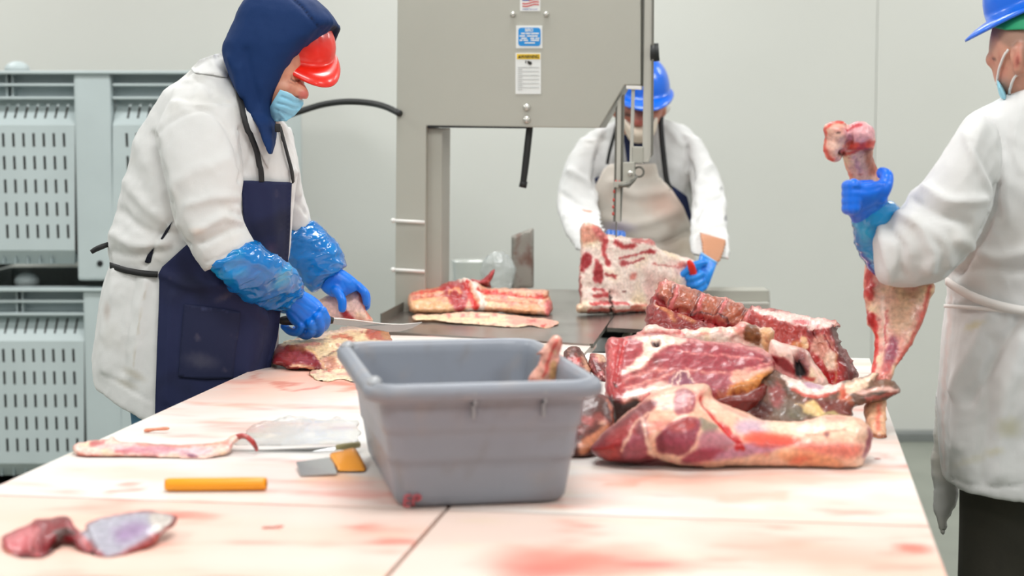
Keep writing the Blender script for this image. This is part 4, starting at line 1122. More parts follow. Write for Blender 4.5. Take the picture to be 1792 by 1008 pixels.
# ---- near left cut with silver skin
fg = [(2, 958), (4, 940), (20, 930), (50, 915), (66, 908), (90, 908), (110, 904), (122, 906), (130, 918), (142, 930), (150, 916), (180, 906), (230, 896), (262, 892), (290, 898), (308, 902), (312, 908), (304, 922), (284, 936), (270, 952), (240, 966), (216, 978), (190, 984), (172, 980), (150, 972), (130, 960), (112, 952), (100, 960), (90, 978), (72, 988), (30, 984), (12, 972)]
V, F = blob(fg, dline([(890, 2.60), (990, 2.425)]), 0.03, 4.0, tb=0.02, rough=1.2, seed=36)
piece('chuck_trim', (V, F), lambda V: flesh(V, 141, (170, 62, 66), 0.0, 22, 0.2), 'dark red cut with a grey silver-skin membrane at the near left of the table', seed=9, disp=(0.004, 20), ops=[
    ('p', [(142, 934), (152, 916), (190, 904), (262, 893), (306, 902), (300, 918), (270, 934), (230, 958), (190, 976), (174, 966), (158, 945)], (178, 175, 186), 5, 1),
    ('p', [(200, 930), (230, 915), (256, 918), (250, 935), (215, 950)], (160, 132, 168), 14, 0.8), ('p', [(262, 896), (306, 903), (300, 920), (272, 930)], (204, 194, 180), 6, 0.7),
    ('l', [(308, 902), (300, 922)], 3.4, (122, 56, 46), 3, 0.9), ('l', [(190, 982), (240, 965), (275, 945)], 4, (172, 70, 62), 3, 0.9), ('e', 275, 944, 7, 6, 0, (176, 84, 70), 0.6, 0.9),
    ('p', [(66, 912), (110, 905), (130, 925), (150, 950), (180, 982), (150, 974), (125, 948), (100, 935), (84, 975), (66, 985), (62, 940)], (140, 34, 46), 5, 0.85),
    ('p', [(4, 945), (40, 922), (66, 925), (60, 960), (20, 962)], (196, 92, 100), 7, 0.9), ('l', [(8, 965), (30, 982), (64, 986)], 5, (226, 176, 150), 4, 0.9), ('l', [(62, 930), (64, 970)], 4, (218, 150, 150), 4, 0.7),
    ('p', [(98, 940), (112, 938), (132, 955), (140, 975), (90, 980)], (90, 52, 44), 5, 0.9)], cr=[([(110, 950), (104, 965), (100, 985)], 14, -0.03), ([(140, 925), (160, 960)], 8, -0.012), ([(70, 915), (66, 960)], 8, 0.012)])

# ---- on the saw table: backbone chunk, flat strip
V, F = blob([(715, 540), (714, 525), (720, 512), (740, 507), (762, 504), (780, 495), (800, 490), (815, 487), (838, 494), (850, 502), (870, 505), (900, 505), (930, 506), (945, 507), (960, 508), (961, 518), (967, 530), (966, 545), (958, 556), (945, 553), (920, 551), (880, 548), (840, 546), (780, 549), (740, 549), (720, 547)], dline([(490, 5.72), (552, 5.57)]), 0.06, 2.4, w=12, rough=0.8, seed=40)
piece('sawn_backbone', (V, F), lambda V: fatty(V, 151, (222, 168, 138), 0.05, 24), 'sawn length of pale backbone lying on the steel saw table', seed=10, disp=(0.004, 22, 0.004, 34), ops=[
    ('p', [(716, 528), (740, 522), (790, 530), (790, 545), (740, 547), (718, 542)], (224, 180, 138), 4, 0.9), ('l', [(722, 514), (750, 510), (775, 506)], 2, (206, 70, 62), 2, 0.9), ('l', [(722, 521), (760, 516), (800, 514)], 1.6, (206, 120, 100), 1.5, 0.9),
    ('p', [(770, 500), (800, 490), (815, 490), (820, 520), (808, 545), (795, 540), (785, 520)], (176, 52, 58), 3, 0.95), ('l', [(788, 510), (800, 505), (806, 512)], 3, (226, 160, 110), 2, 0.9),
    ('l', [(808, 488), (825, 492), (836, 510), (845, 532), (838, 542), (820, 546)], 6.5, (244, 226, 214), 2, 1), ('l', [(816, 500), (824, 520), (832, 538)], 4.5, (206, 46, 36), 2, 0.95),
    ('l', [(836, 508), (880, 512), (920, 517), (955, 519)], 2.4, (212, 60, 48), 1.5, 1), ('l', [(850, 503), (900, 507), (955, 512)], 2.6, (234, 186, 160), 2, 0.9), ('l', [(850, 525), (900, 530), (940, 530)], 1.5, (196, 110, 84), 1.5, 0.8),
    ('p', [(955, 525), (966, 530), (965, 550), (955, 554)], (206, 110, 110), 3, 0.9), ('l', [(946, 524), (944, 548), (952, 553)], 2.4, (230, 200, 184), 2, 0.9), ('p', [(880, 535), (940, 535), (940, 548), (890, 546)], (226, 166, 120), 4, 0.7)],
    cr=[([(836, 510), (900, 514), (955, 520)], 3, -0.01), ([(722, 520), (800, 514)], 3, -0.008), ([(812, 490), (836, 510), (842, 535)], 6, 0.014)])
V, F = blob([(820, 492), (826, 488), (840, 490), (852, 482), (860, 474), (866, 471), (864, 482), (858, 494), (860, 504), (848, 502), (832, 498)], 5.70, 0.025, 2.4, rough=0.8)
piece('red_trim', (V, F), lambda V: flesh(V, 161, (196, 84, 88), 0.1, 40), 'pointed pink trimming on top of the sawn backbone', seed=11, disp=(0.003, 40), zmin=None)
V, F = blob([(720, 554), (730, 550), (770, 550), (800, 546), (840, 546), (880, 549), (920, 554), (940, 556), (960, 558), (977, 562), (975, 568), (955, 575), (930, 570), (905, 573), (880, 572), (840, 568), (790, 565), (760, 560), (728, 560)], dline([(545, 5.52), (575, 5.19)]), 0.025, 2.4, rough=0.8, seed=44)
piece('fat_strip', (V, F), lambda V: fatty(V, 171, (240, 212, 186), 0.0), 'long flat fat strip in front of the sawn backbone on the saw table', seed=12, disp=(0.003, 26), ops=[
    ('p', [(890, 552), (930, 556), (975, 563), (955, 574), (920, 566), (892, 562)], (226, 160, 146), 3, 0.8), ('e', 951, 570, 4, 2.5, 0, (206, 50, 40), 0.4, 1), ('e', 930, 562, 7, 3, 0, (196, 96, 92), 0.6, 0.9), ('l', [(730, 556), (800, 558), (880, 560)], 2.4, (242, 220, 180), 3, 0.9)] +
    [('e', x, 552, 4, 2.5, 0, (206, 120, 120), 0.6, 0.8) for x in (785, 810, 835, 866)])

# ---- rib slab on the blade
rs = [(1014, 548), (1007, 542), (1009, 534), (1016, 528), (1013, 500), (1014, 470), (1016, 440), (1014, 418), (1016, 400), (1024, 389), (1036, 392), (1050, 397), (1060, 408), (1080, 412), (1110, 416), (1135, 418), (1146, 424), (1150, 432), (1168, 440), (1190, 448), (1207, 452), (1216, 462), (1212, 480), (1205, 500), (1190, 530), (1170, 545), (1130, 549), (1090, 549), (1050, 549)]
def rsD(v): return np.interp(v[:, 0], [1010, 1078, 1215], [5.56, 5.60, 5.84]) + np.interp(v[:, 1], [390, 548], [0.04, 0.0])
V, F = blob(rs, rsD, 0.045, 2.4, tb=0.03, w=10, rough=0.9, seed=47)
piece('rib_slab', (V, F), lambda V: fatty(V, 181, (250, 230, 220), -0.1, 9, 0.3), 'upright slab of ribs and fat being cut by the saw blade', seed=14, disp=(0.006, 16, 0.003, 26), ops=[
    ('p', [(1014, 402), (1026, 392), (1042, 402), (1044, 420), (1020, 424)], (222, 160, 140), 4, 0.9), ('p', [(1036, 396), (1056, 400), (1064, 420), (1052, 425)], (206, 112, 108), 4, 0.9),
    ('p', [(1016, 452), (1030, 442), (1036, 452), (1030, 466), (1018, 476)], (174, 44, 54), 3, 1), ('l', [(1014, 480), (1015, 530)], 2, (160, 60, 60), 2, 0.8),
    ('p', [(1040, 465), (1052, 462), (1056, 480), (1052, 494), (1040, 492)], (176, 58, 64), 3, 1), ('l', [(1044, 455), (1050, 495)], 3, (186, 66, 70), 2, 0.8), ('l', [(1062, 420), (1058, 440), (1066, 462)], 4, (200, 70, 74), 3, 0.9),
    ('l', [(1078, 424), (1090, 432), (1110, 430)], 4, (190, 50, 56), 3, 0.9), ('l', [(1110, 420), (1146, 424)], 4, (206, 104, 100), 3, 0.9), ('e', 1138, 440, 8, 4, 0, (184, 56, 64), 0.5, 1),
    ('l', [(1085, 452), (1110, 446), (1140, 440)], 1.6, (190, 60, 66), 1.5, 0.9), ('e', 1094, 460, 8, 5, 0, (186, 70, 76), 0.6, 0.95), ('l', [(1100, 462), (1125, 452)], 2, (176, 54, 60), 1.5, 0.9), ('l', [(1062, 480), (1078, 484)], 3, (180, 60, 64), 2, 0.9),
    ('l', [(1140, 462), (1170, 466), (1206, 468)], 1.4, (206, 110, 104), 1.5, 0.8), ('l', [(1190, 462), (1214, 466)], 4, (214, 110, 96), 3, 0.7), ('e', 1106, 484, 6, 6, 0, (232, 150, 140), 0.7, 0.9),
    ('l', [(1040, 506), (1058, 508)], 2.5, (180, 50, 56), 2, 0.9), ('l', [(1040, 518), (1064, 518)], 3, (184, 52, 56), 2, 0.9), ('e', 1060, 514, 6, 3, 0, (190, 60, 60), 0.5, 0.9), ('l', [(1034, 532), (1060, 530), (1096, 532)], 3, (196, 70, 70), 2, 0.9), ('l', [(1030, 542), (1090, 544), (1130, 542)], 2.6, (206, 96, 84), 2, 0.8),
    ('l', [(1104, 538), (1130, 534)], 3, (206, 110, 90), 2, 0.8), ('e', 1014, 538, 9, 7, 0, (236, 206, 180), 0.5, 0.9), ('l', [(1018, 548), (1080, 550), (1130, 550)], 1.6, (96, 60, 46), 1.5, 0.9), ('e', 1092, 510, 3, 2, 0, (120, 60, 60), 0.5, 0.8), ('l', [(1070, 512), (1069, 548)], 1.3, (70, 36, 34), 1, 1)],
    cr=[([(1069, 512), (1069, 549)], 3, -0.012), ([(1030, 536), (1130, 536)], 5, 0.01), ([(1060, 415), (1066, 462)], 6, -0.008), ([(1100, 470), (1200, 490)], 14, 0.006), ([(1030, 500), (1060, 505)], 5, -0.006)], zmin=TZ + 0.007)

# ---- whole leg held upright by the man at right
LG = [(1474, 262, 1530, 240, 3.606, 0.034), (1478, 285, 1527, 272, 3.614, 0.026), (1487, 312, 1535, 300, 3.623, 0.024), (1494, 345, 1545, 338, 3.638, 0.026), (1505, 390, 1570, 382, 3.653, 0.032), (1515, 440, 1602, 440, 3.67, 0.04), (1512, 495, 1628, 495, 3.661, 0.05), (1518, 550, 1616, 556, 3.618, 0.048), (1531, 600, 1592, 605, 3.577, 0.038), (1525, 649, 1566, 645, 3.528, 0.027), (1520, 690, 1552, 700, 3.476, 0.023), (1512, 726, 1550, 728, 3.439, 0.024), (1524, 766, 1551, 765, 3.396, 0.024)]
kn = [loft(LG, 24, 6),
      ell(P(1506, 236, 3.582), (0.029, 0.03, 0.028)), ell(P(1466, 232, 3.581), (0.024, 0.03, 0.024)), ell(P(1460, 256, 3.587), (0.022, 0.024, 0.032)), ell(P(1452, 228, 3.580), (0.014, 0.024, 0.015)), ell(P(1450, 258, 3.588), (0.010, 0.02, 0.016)), ell(P(1518, 246, 3.585), (0.016, 0.024, 0.022)),
      ell(P(1521, 516, 3.627), (0.012, 0.02, 0.02)), ell(P(1522, 558, 3.594), (0.008, 0.016, 0.017)), ell(P(1622, 505, 3.636), (0.016, 0.03, 0.02))]
V, F = fuse(kn, 0.0045, 3)
leg = piece('beef_haunch', (V, F), lambda V: fatty(V, 191, (232, 190, 172), 0.0, 22), 'whole skinned beef leg held upright on the table by the man at right', seed=16, disp=(0.003, 26, 0.003, 40), zmin=TZ + 0.001, ops=[
    ('e', 1506, 234, 27, 24, 0, (226, 176, 180), 0.2, 1), ('l', [(1486, 224), (1498, 218), (1506, 220)], 3, (196, 60, 72), 2, 0.9), ('l', [(1484, 256), (1505, 256), (1526, 250)], 5, (200, 72, 58), 3, 0.85), ('l', [(1440, 225), (1460, 212), (1480, 214)], 2.6, (206, 70, 56), 2, 0.9), ('l', [(1442, 230), (1446, 268), (1460, 280)], 2.4, (212, 90, 74), 2, 0.9),
    ('e', 1467, 231, 4, 3, 0, (70, 34, 44), 0.3, 1), ('e', 1473, 268, 7, 6, 0, (112, 52, 40), 0.4, 0.95), ('l', [(1478, 258), (1480, 270), (1500, 262)], 2.6, (214, 90, 66), 2, 0.9), ('p', [(1450, 240), (1476, 236), (1480, 262), (1456, 268)], (238, 206, 192), 5, 0.7),
    ('p', [(1512, 262), (1526, 262), (1534, 300), (1520, 306)], (158, 92, 72), 5, 0.8), ('l', [(1496, 275), (1504, 300)], 3, (206, 150, 160), 3, 0.7), ('l', [(1476, 290), (1488, 310)], 3, (222, 130, 110), 3, 0.7),
    ('p', [(1514, 480), (1524, 470), (1530, 500), (1526, 525), (1514, 520)], (200, 70, 66), 4, 0.9), ('p', [(1516, 545), (1530, 550), (1528, 574), (1518, 562)], (190, 44, 48), 3, 0.95), ('l', [(1530, 560), (1534, 600), (1528, 648), (1522, 660)], 2.8, (214, 60, 56), 2, 0.9),
    ('p', [(1560, 590), (1572, 600), (1562, 640), (1548, 652), (1546, 625)], (150, 70, 92), 5, 0.9), ('p', [(1540, 640), (1560, 636), (1552, 690), (1530, 690)], (206, 112, 104), 6, 0.7),
    ('p', [(1570, 520), (1612, 510), (1600, 560), (1575, 590), (1558, 570)], (214, 178, 150), 8, 0.7), ('l', [(1628, 500), (1612, 560), (1590, 606), (1570, 636)], 3.4, (212, 96, 84), 3, 0.8), ('l', [(1544, 520), (1546, 600)], 4, (236, 210, 196), 3, 0.8), ('l', [(1552, 545), (1548, 600)], 1.6, (190, 70, 76), 1.5, 0.8),
    ('p', [(1512, 715), (1550, 700), (1552, 760), (1526, 762)], (236, 190, 156), 6, 0.9), ('l', [(1538, 712), (1536, 750)], 4, (226, 120, 100), 4, 0.8), ('l', [(1524, 762), (1551, 764)], 3.5, (150, 84, 46), 2, 1)],
    cr=[([(1486, 215), (1488, 250)], 4, -0.008), ([(1484, 258), (1524, 256)], 4, 0.005), ([(1473, 268), (1474, 269)], 6, -0.01), ([(1540, 530), (1542, 600), (1534, 680)], 4, -0.004)])

# ============================================================ tote, knives, bag and small tools
TOTE = mat('tote_plastic', rough=0.42, attr=True, bump=0.08, bscale=90)
yawT = 0.18
ex = np.array([math.cos(yawT), math.sin(yawT), 0]); ey = np.array([-math.sin(yawT), math.cos(yawT), 0])
tb0 = (Z(695, 888, TZ) + Z(998, 885, TZ)) / 2 + ey * 0.245
tote = thing('tote', tb0, 'grey plastic tote on the middle of the cutting table', 'tote')
def rr(hw, hl, z, r, off=0.0, n=7):
    o = []
    for sx, sy, a0 in ((1, -1, -90), (1, 1, 0), (-1, 1, 90), (-1, -1, 180)):
        for k in range(n):
            a = math.radians(a0 + 90 * k / (n - 1))
            o.append(tb0 + ex * (sx * (hw - r) + r * math.cos(a)) + ey * (sy * (hl - r) + r * math.sin(a) + off) + EZ * (z + 0.001))
    return o
prof = [(0.12, 0.225, 0.0, 0.03), (0.133, 0.238, 0.002, 0.035), (0.138, 0.244, 0.010, 0.036), (0.1475, 0.2515, 0.072, 0.036), (0.1505, 0.2545, 0.074, 0.036), (0.156, 0.2595, 0.122, 0.036), (0.159, 0.2625, 0.124, 0.036), (0.166, 0.269, 0.176, 0.036),
        (0.184, 0.287, 0.175, 0.045), (0.190, 0.293, 0.178, 0.048), (0.191, 0.292, 0.190, 0.048), (0.186, 0.289, 0.199, 0.047), (0.178, 0.281, 0.203, 0.045), (0.168, 0.271, 0.201, 0.04), (0.163, 0.266, 0.192, 0.038), (0.150, 0.254, 0.09, 0.036), (0.135, 0.24, 0.012, 0.034), (0.11, 0.22, 0.006, 0.03)]
R = [rr(*p) for p in prof]
# denser rings so that colour can sit on it
def dens(R, m=6):
    R = np.array(R); o = []
    for a, b in zip(R[:-1], R[1:]):
        L = np.linalg.norm(a - b, axis=1).max(); k = max(int(L / 0.012), 1)
        for t in range(k): o.append(a + (b - a) * t / k)
    o.append(R[-1]); R = np.array(o)
    # densify around
    out = []
    for r in R:
        q = []
        for a, b in zip(r, np.roll(r, -1, 0)):
            k = 24 if np.linalg.norm(a - b) > 0.1 else 1
            for t in range(k): q.append(a + (b - a) * t / k)
        out.append(q)
    return np.array(out)
V, F = fix(rings(dens(R)))
C = solid(V, (134, 139, 149)); C = mixc(C, (124, 126, 132), sm(0, 0.5, fbm(V, 9, 3, 3)) * 0.6); C = mixc(C, (150, 143, 142), sm(0.1, 0.5, fbm(V, 16, 3, 8)) * 0.5)
C = mixc(C, (120, 116, 114), sm(0.78, 0.95, ridge(V * np.array([1, 1, 0.4]), 14, 2, 5)) * 0.25)
obj('shell', (V, F), TOTE, tote, C)
RIBC = mat('tote_rib', (146, 148, 152), 0.42)
for px in (801, 921):
    c = Z(px, 690, TZ + 0.16)
    c = tb0 + ex * ((c - tb0) @ ex) - ey * 0.269 + EZ * 0.157
    obj('rib', box(c, (0.005, 0.02, 0.022), rotz(yawT), 0.001), RIBC, tote, smooth=False)
    obj('rim_notch', box(c - ey * 0.0215 + EZ * 0.023, (0.004, 0.004, 0.02), rotz(yawT), 0.001), RIBC, tote, smooth=False)
obj('handle_lug', ell(tb0 - ex * 0.172 - ey * 0.235 + EZ * 0.202, (0.012, 0.03, 0.009)), RIBC, tote)
obj('handle_lug', ell(tb0 - ex * 0.172 + ey * 0.235 + EZ * 0.202, (0.012, 0.03, 0.008)), RIBC, tote)
# smeared red mark, lower left of the front
REDI = mat('red_marker', (176, 74, 84), 0.5)
def onfront(px, py):
    r = rays(np.array([float(px), float(py)])); n = ey; p0 = tb0 - ey * 0.2465
    t = ((p0 - CAMP) @ n) / (r @ n); q = CAMP + r * t
    return q
def mark(pts, w=0.0022):
    q = [onfront(*p) for p in pts]
    q = [p - ey * np.interp(p[2] - TZ, [0, 0.072], [0.0, 0.0075]) for p in q]
    obj('red_mark', tube(q, w, 6, 2), REDI, tote)
mark([(709, 867), (708, 876), (707, 886)]); mark([(709, 867), (719, 866)]); mark([(708, 876), (717, 876)]); mark([(707, 886), (718, 885)]); mark([(723, 885), (724, 868), (734, 867), (735, 873), (727, 875)])

# orange rod
ORG = mat('orange_plastic', (246, 158, 22), 0.35, var=0.04)
rod = obj('honing_handle', tube([Z(293, 848, TZ + 0.0115), Z(296, 848, TZ + 0.0115), Z(378, 847.5, TZ + 0.0115), Z(460, 846.5, TZ + 0.0115), Z(463, 846.5, TZ + 0.0115)], [0.008, 0.0108, 0.0108, 0.0108, 0.008], 20, 2), ORG)
tag(rod, 'straight bright orange plastic rod lying on the table left of the tote', 'handle')
# orange-handled scraper
scr = thing('scraper', Z(600, 815, TZ), 'wide-bladed scraper with an orange handle, tip against the left side of the tote', 'scraper')
KN = mat('knife_steel', (176, 178, 178), 0.25, 0.85)
bl = [Z(518, 808, TZ + 0.012), Z(580, 800, TZ + 0.014), Z(590, 829, TZ + 0.004), Z(526, 832, TZ + 0.003)]
obj('blade', fix(prism(bl, [p - EZ * 0.0015 for p in bl])), KN, scr, smooth=False)
V, F = blob([(577, 796), (600, 788), (619, 784), (626, 790), (640, 816), (641, 824), (634, 832), (592, 832), (589, 822)], dline([(784, 3.14), (832, 3.045)]), 0.016, 3, tb=0.008, w=9)
V[:, 2] = np.maximum(V[:, 2], TZ + 0.002)
obj('handle', (V, F), ORG, scr)
# slim knife lying behind it
kn_ = thing('boning_knife', Z(560, 786, TZ), 'slim knife lying flat behind the orange-handled scraper', 'knife')
bl = [Z(405, 788, TZ + 0.003), Z(470, 786.5, TZ + 0.006), Z(545, 785, TZ + 0.008), Z(590, 781, TZ + 0.010), Z(592, 787, TZ + 0.004), Z(545, 790, TZ + 0.002), Z(470, 789.5, TZ + 0.002)]
obj('blade', fix(prism(bl, [p - EZ * 0.0012 for p in bl])), KN, kn_, smooth=False)
obj('handle', tube([Z(588, 783, TZ + 0.011), Z(606, 781, TZ + 0.012), Z(628, 778, TZ + 0.012)], [0.005, 0.0065, 0.006], 10, 2), mat('olive_handle', (150, 140, 96), 0.5), kn_)
# clear film bag on the table
FILM = mat('bag_film_clear', (244, 246, 242), 0.08, trans=0.6, alpha=0.3, spec=0.8)
fp = [(408, 785), (425, 768), (436, 755), (455, 745), (480, 738), (520, 733), (560, 735), (600, 736), (625, 740), (625, 780), (590, 784), (540, 786), (480, 787), (440, 786)]
V, F = blob(fp, dline([(730, 3.62), (790, 3.28)]), 0.016, 4, tb=0.004, w=16)
N = normals(V, F); V = V + N * ((ridge(V * np.array([1, 0.6, 1]), 13, 2, 7) - 0.3) * 0.014)[:, None]; V[:, 2] = np.maximum(V[:, 2], TZ + 0.0012)
tag(obj('film_bag', (V, F), FILM), 'flat crinkled clear film bag on the white table left of the tote', 'bag')
# trimming knife in the hooded man's hand
DSH = 0.28
k1 = thing('trimming_knife', P(580, 560, 4.24), 'curved black-handled knife in the right hand of the hooded man', 'knife')
sp = [(583, 557), (620, 560), (666, 566), (705, 567.5), (738, 564)]; ed = [(738, 565), (722, 574), (700, 580), (680, 581), (650, 577), (620, 572), (584, 568)]
pol = sp + ed
ff = [P(x, y, np.interp(x, [583, 738], [4.24, 4.44])) for x, y in pol]
obj('blade', fix(prism(ff, [p + np.array([0, 0.002, 0]) for p in ff])), KN, k1, smooth=False)
obj('spine', tube([P(x, y, np.interp(x, [583, 738], [4.24, 4.44])) for x, y in sp], [0.002, 0.0018, 0.0015, 0.0012, 0.0008], 6, 2), mat('lit_edge_steel', (236, 236, 234), 0.3, 0.4), k1)  # pale strip: the lit upper edge of the blade put into colour
obj('handle', tube([P(490, 561, 4.20), P(500, 561, 4.20), P(540, 560, 4.215), P(572, 560, 4.235), P(583, 561, 4.24)], [0.008, 0.0125, 0.012, 0.0115, 0.008], 12, 3), BLK, k1)
DSH = 0.0
# ============================================================ people
SKIN = mat('skin', rough=0.45, attr=True, sss=0.12, bump=0.1, bscale=120)
COAT = mat('white_coat_cloth', rough=0.8, attr=True, bump=0.10, bscale=260, sheen=0.1, spec=0.2)
NAVY = mat('navy_cloth', rough=0.75, attr=True, bump=0.12, bscale=300, spec=0.25)
GLOVE = mat('blue_nitrile', rough=0.36, attr=True, bump=0.06, bscale=120, spec=0.5)
FILMB = mat('blue_plastic_sleeve', rough=0.16, attr=True, coat=0.5, bump=0.3, bscale=50, dist=0.003)
JEAN = mat('denim', (74, 118, 146), 0.8, var=0.12, vscale=30, bump=0.2, bscale=200)
TROU = mat('dark_trousers', (48, 45, 36), 0.8, var=0.15, vscale=14, bump=0.15, bscale=150)
BOOT = mat('black_boot', (30, 30, 30), 0.4)
STRAP = mat('black_strap', (26, 26, 28), 0.6)
MASK = mat('face_mask_cloth', rough=0.7, attr=True, bump=0.1, bscale=300)
WSTR = mat('white_strap', (228, 224, 220), 0.7)
REDH = mat('red_helmet', (236, 32, 14), 0.3, coat=0.4)
BLUEH = mat('blue_helmet', (4, 104, 226), 0.3, coat=0.4)
ORGG = mat('pale_knit', (196, 200, 190), 0.8)

def shrink(secs, s=0.84, ts=None):
    o = []
    for x1, y1, x2, y2, D, t in secs:
        cx_, cy_ = (x1 + x2) / 2, (y1 + y2) / 2
        o.append((cx_ + (x1 - cx_) * s, cy_ + (y1 - cy_) * s, cx_ + (x2 - cx_) * s, cy_ + (y2 - cy_) * s, D, t * (ts or s)))
    return o

def cloth(V, F, folds=(), amp=0.004, sc=7, seed=0, fine=0.0012):
    N = normals(V, F)
    W = V + 0.05 * np.stack([fbm(V, 5, 2, seed + 21), fbm(V, 5, 2, seed + 22), fbm(V, 5, 2, seed + 23)], 1)
    d = amp * (ridge(V * np.array([1, 1, 0.7]), sc, 2, seed) - 0.5) + 0.5 * amp * (ridge(W * np.array([1, 1, 0.55]), sc * 2.6, 2, seed + 9) - 0.5) + fine * fbm(V, 40, 2, seed + 3)
    V = V + N * d[:, None]
    if folds: V = creases(V, normals(V, F), folds)
    return V, F

def hardhat(c, fwd, up, a=0.135, b=0.115, h=0.125, visor=0.05, brim=0.012):
    fwd, up = np.asarray(fwd, float), np.asarray(up, float)
    M = frame(fwd, up)
    n = 64; th = np.linspace(0, 2 * math.pi, n, endpoint=False); ct, st = np.cos(th), np.sin(th)
    R = []
    def ring(k, z, ext=0.0, vis=0.0, dz=0.0):
        e = ext + vis * np.maximum(ct, 0) ** 1.3
        x = (a * k) * ct + e * ct; y = (b * k) * st + ext * st
        zz = z + dz * np.maximum(ct, 0) ** 2
        return np.stack([x, y, np.broadcast_to(zz, x.shape)], 1)
    for i in range(13):
        p = math.pi / 2 * i / 12 * 0.999
        r = ring(max(math.sin(p), 0.02), h * math.cos(p) ** 0.9)
        r[:, 2] += 0.006 * np.exp(-(r[:, 1] / 0.018) ** 2) * (i > 0) * (1 - i / 12)
        R.append(r)
    R.append(ring(1.02, 0.002)); R.append(ring(1.02, 0.0, brim * 0.6, visor * 0.5, -0.006))
    R.append(ring(1.02, -0.003, brim, visor, -0.014)); R.append(ring(1.02, -0.008, brim, visor, -0.014)); R.append(ring(1.0, -0.006, brim * 0.5, visor * 0.5, -0.006))
    R.append(ring(0.97, -0.004))
    for i in range(11, 0, -2):
        p = math.pi / 2 * i / 12
        R.append(ring(math.sin(p) * 0.97, h * math.cos(p) ** 0.9 * 0.96 - 0.003))
    V, F = rings(np.array(R))
    return fix((V @ M.T + np.asarray(c), F))

def boot(x, y, yaw):
    r = rotz(yaw)
    parts = [ell((0.06, 0, 0.05), (0.14, 0.05, 0.05)), ell((0.0, 0, 0.10), (0.06, 0.05, 0.10)), box((0.06, 0, 0.012), (0.27, 0.09, 0.024), None, 0.01)]
    V, F = fuse(parts, 0.008, 3)
    V[:, 2] = np.maximum(V[:, 2], 0.001)
    return V @ r.T + np.array([x, y, 0]), F

def leg_geo(x0, y0, z0, x1, y1, w0=0.095, w1=0.062, zend=0.09):
    return tube([(x0, y0, z0), (x0 * 0.6 + x1 * 0.4, y0 * 0.6 + y1 * 0.4, z0 * 0.55 + 0.2), (x1, y1, 0.35), (x1, y1, zend)], [w0, w0 * 0.85, w1 * 1.05, w1], 20, 5)

WHITE = (216, 216, 215)
def coat_cols(V, seed=0, dirt=0.15):
    C = solid(V, WHITE)
    C = mixc(C, (204, 202, 197), sm(0.1, 0.5, fbm(V, 6, 3, seed)) * 0.5)
    C = mixc(C, (196, 178, 160), sm(0.45, 0.65, fbm(V, 22, 3, seed + 7)) * dirt)
    return C

# ------------------------------------------------------------ hooded man at left
DSH = 0.28
m1 = thing('person', (P(330, 500, 4.2)[0], 4.48, 0), 'person in navy hood, red hard hat and navy apron, cutting meat with a knife', 'person')
T1 = [(392, 97, 436, 128, 4.17, .05), (352, 111, 464, 182, 4.17, .11), (318, 138, 486, 208, 4.17, .16), (289, 163, 503, 228, 4.18, .19), (248, 230, 517, 270, 4.19, .20), (229, 286, 520, 302, 4.19, .20),
      (212, 345, 515, 350, 4.19, .20), (199, 402, 510, 402, 4.19, .20), (193, 432, 505, 445, 4.19, .195), (196, 464, 498, 470, 4.19, .185), (182, 505, 490, 525, 4.19, .19), (173, 570, 484, 610, 4.19, .20), (168, 625, 474, 690, 4.19, .205), (169, 660, 440, 792, 4.19, .205)]
AN1 = [(300, 175, 425, 185, 4.06, .10), (272, 232, 421, 222, 4.01, .085), (287, 300, 424, 300, 3.97, .075), (303, 381, 420, 365, 3.96, .068), (328, 427, 430, 398, 3.96, .064), (344, 452, 441, 416, 3.96, .062), (360, 473, 450, 431, 3.96, .060)]
AF1 = [(450, 225, 508, 222, 4.33, .08), (470, 280, 522, 280, 4.37, .07), (488, 340, 529, 335, 4.40, .06), (500, 380, 540, 368, 4.42, .056), (510, 411, 546, 395, 4.43, .052)]
tors = loft(T1, 40, 8)
V, F = fuse([tors, loft(AN1, 28, 8), loft(AF1, 24, 8)], 0.0065, 3)
folds = [([(267, 236), (278, 285), (292, 340), (301, 388)], 6, -0.012), ([(300, 388), (318, 420), (330, 430)], 5, -0.010), ([(352, 190), (310, 205), (280, 230)], 5, -0.004),
         ([(340, 185), (380, 205), (405, 240), (418, 290)], 5, -0.006), ([(420, 225), (424, 290), (420, 315)], 4, -0.010), ([(445, 240), (432, 300)], 5, -0.005),
         ([(340, 405), (380, 385), (415, 372)], 9, 0.010), ([(330, 360), (375, 345), (414, 345)], 9, 0.007), ([(350, 425), (400, 405), (430, 398)], 6, -0.007), ([(300, 330), (340, 300), (400, 280)], 14, 0.006), ([(405, 372), (425, 376)], 5, -0.010), ([(400, 386), (428, 390)], 4, 0.008),
         ([(225, 320), (255, 360), (300, 395)], 12, 0.009), ([(212, 370), (250, 400), (296, 410)], 10, -0.008), ([(200, 410), (240, 430), (290, 425)], 9, 0.010), ([(196, 440), (230, 448), (280, 440)], 7, -0.006), ([(290, 395), (270, 430), (255, 465)], 5, -0.008), ([(240, 250), (262, 300), (280, 370)], 14, 0.006),
         ([(300, 120), (352, 140), (372, 165)], 6, -0.006), ([(352, 128), (338, 150), (330, 185)], 6, -0.004), ([(330, 131), (390, 130)], 4, 0.006), ([(372, 110), (400, 150), (425, 190)], 5, 0.006),
         ([(236, 480), (226, 560), (214, 650)], 5, -0.004), ([(256, 490), (243, 570), (232, 660)], 9, 0.008), ([(200, 480), (188, 560), (184, 650)], 12, 0.008), ([(178, 656), (213, 672), (266, 704)], 2.5, -0.003), ([(510, 300), (524, 318), (522, 340)], 6, 0.008), ([(505, 345), (526, 358), (536, 372)], 5, -0.006), ([(500, 235), (512, 265), (516, 300)], 6, 0.006),
         ([(360, 460), (400, 445), (442, 424)], 2.2, -0.003)]
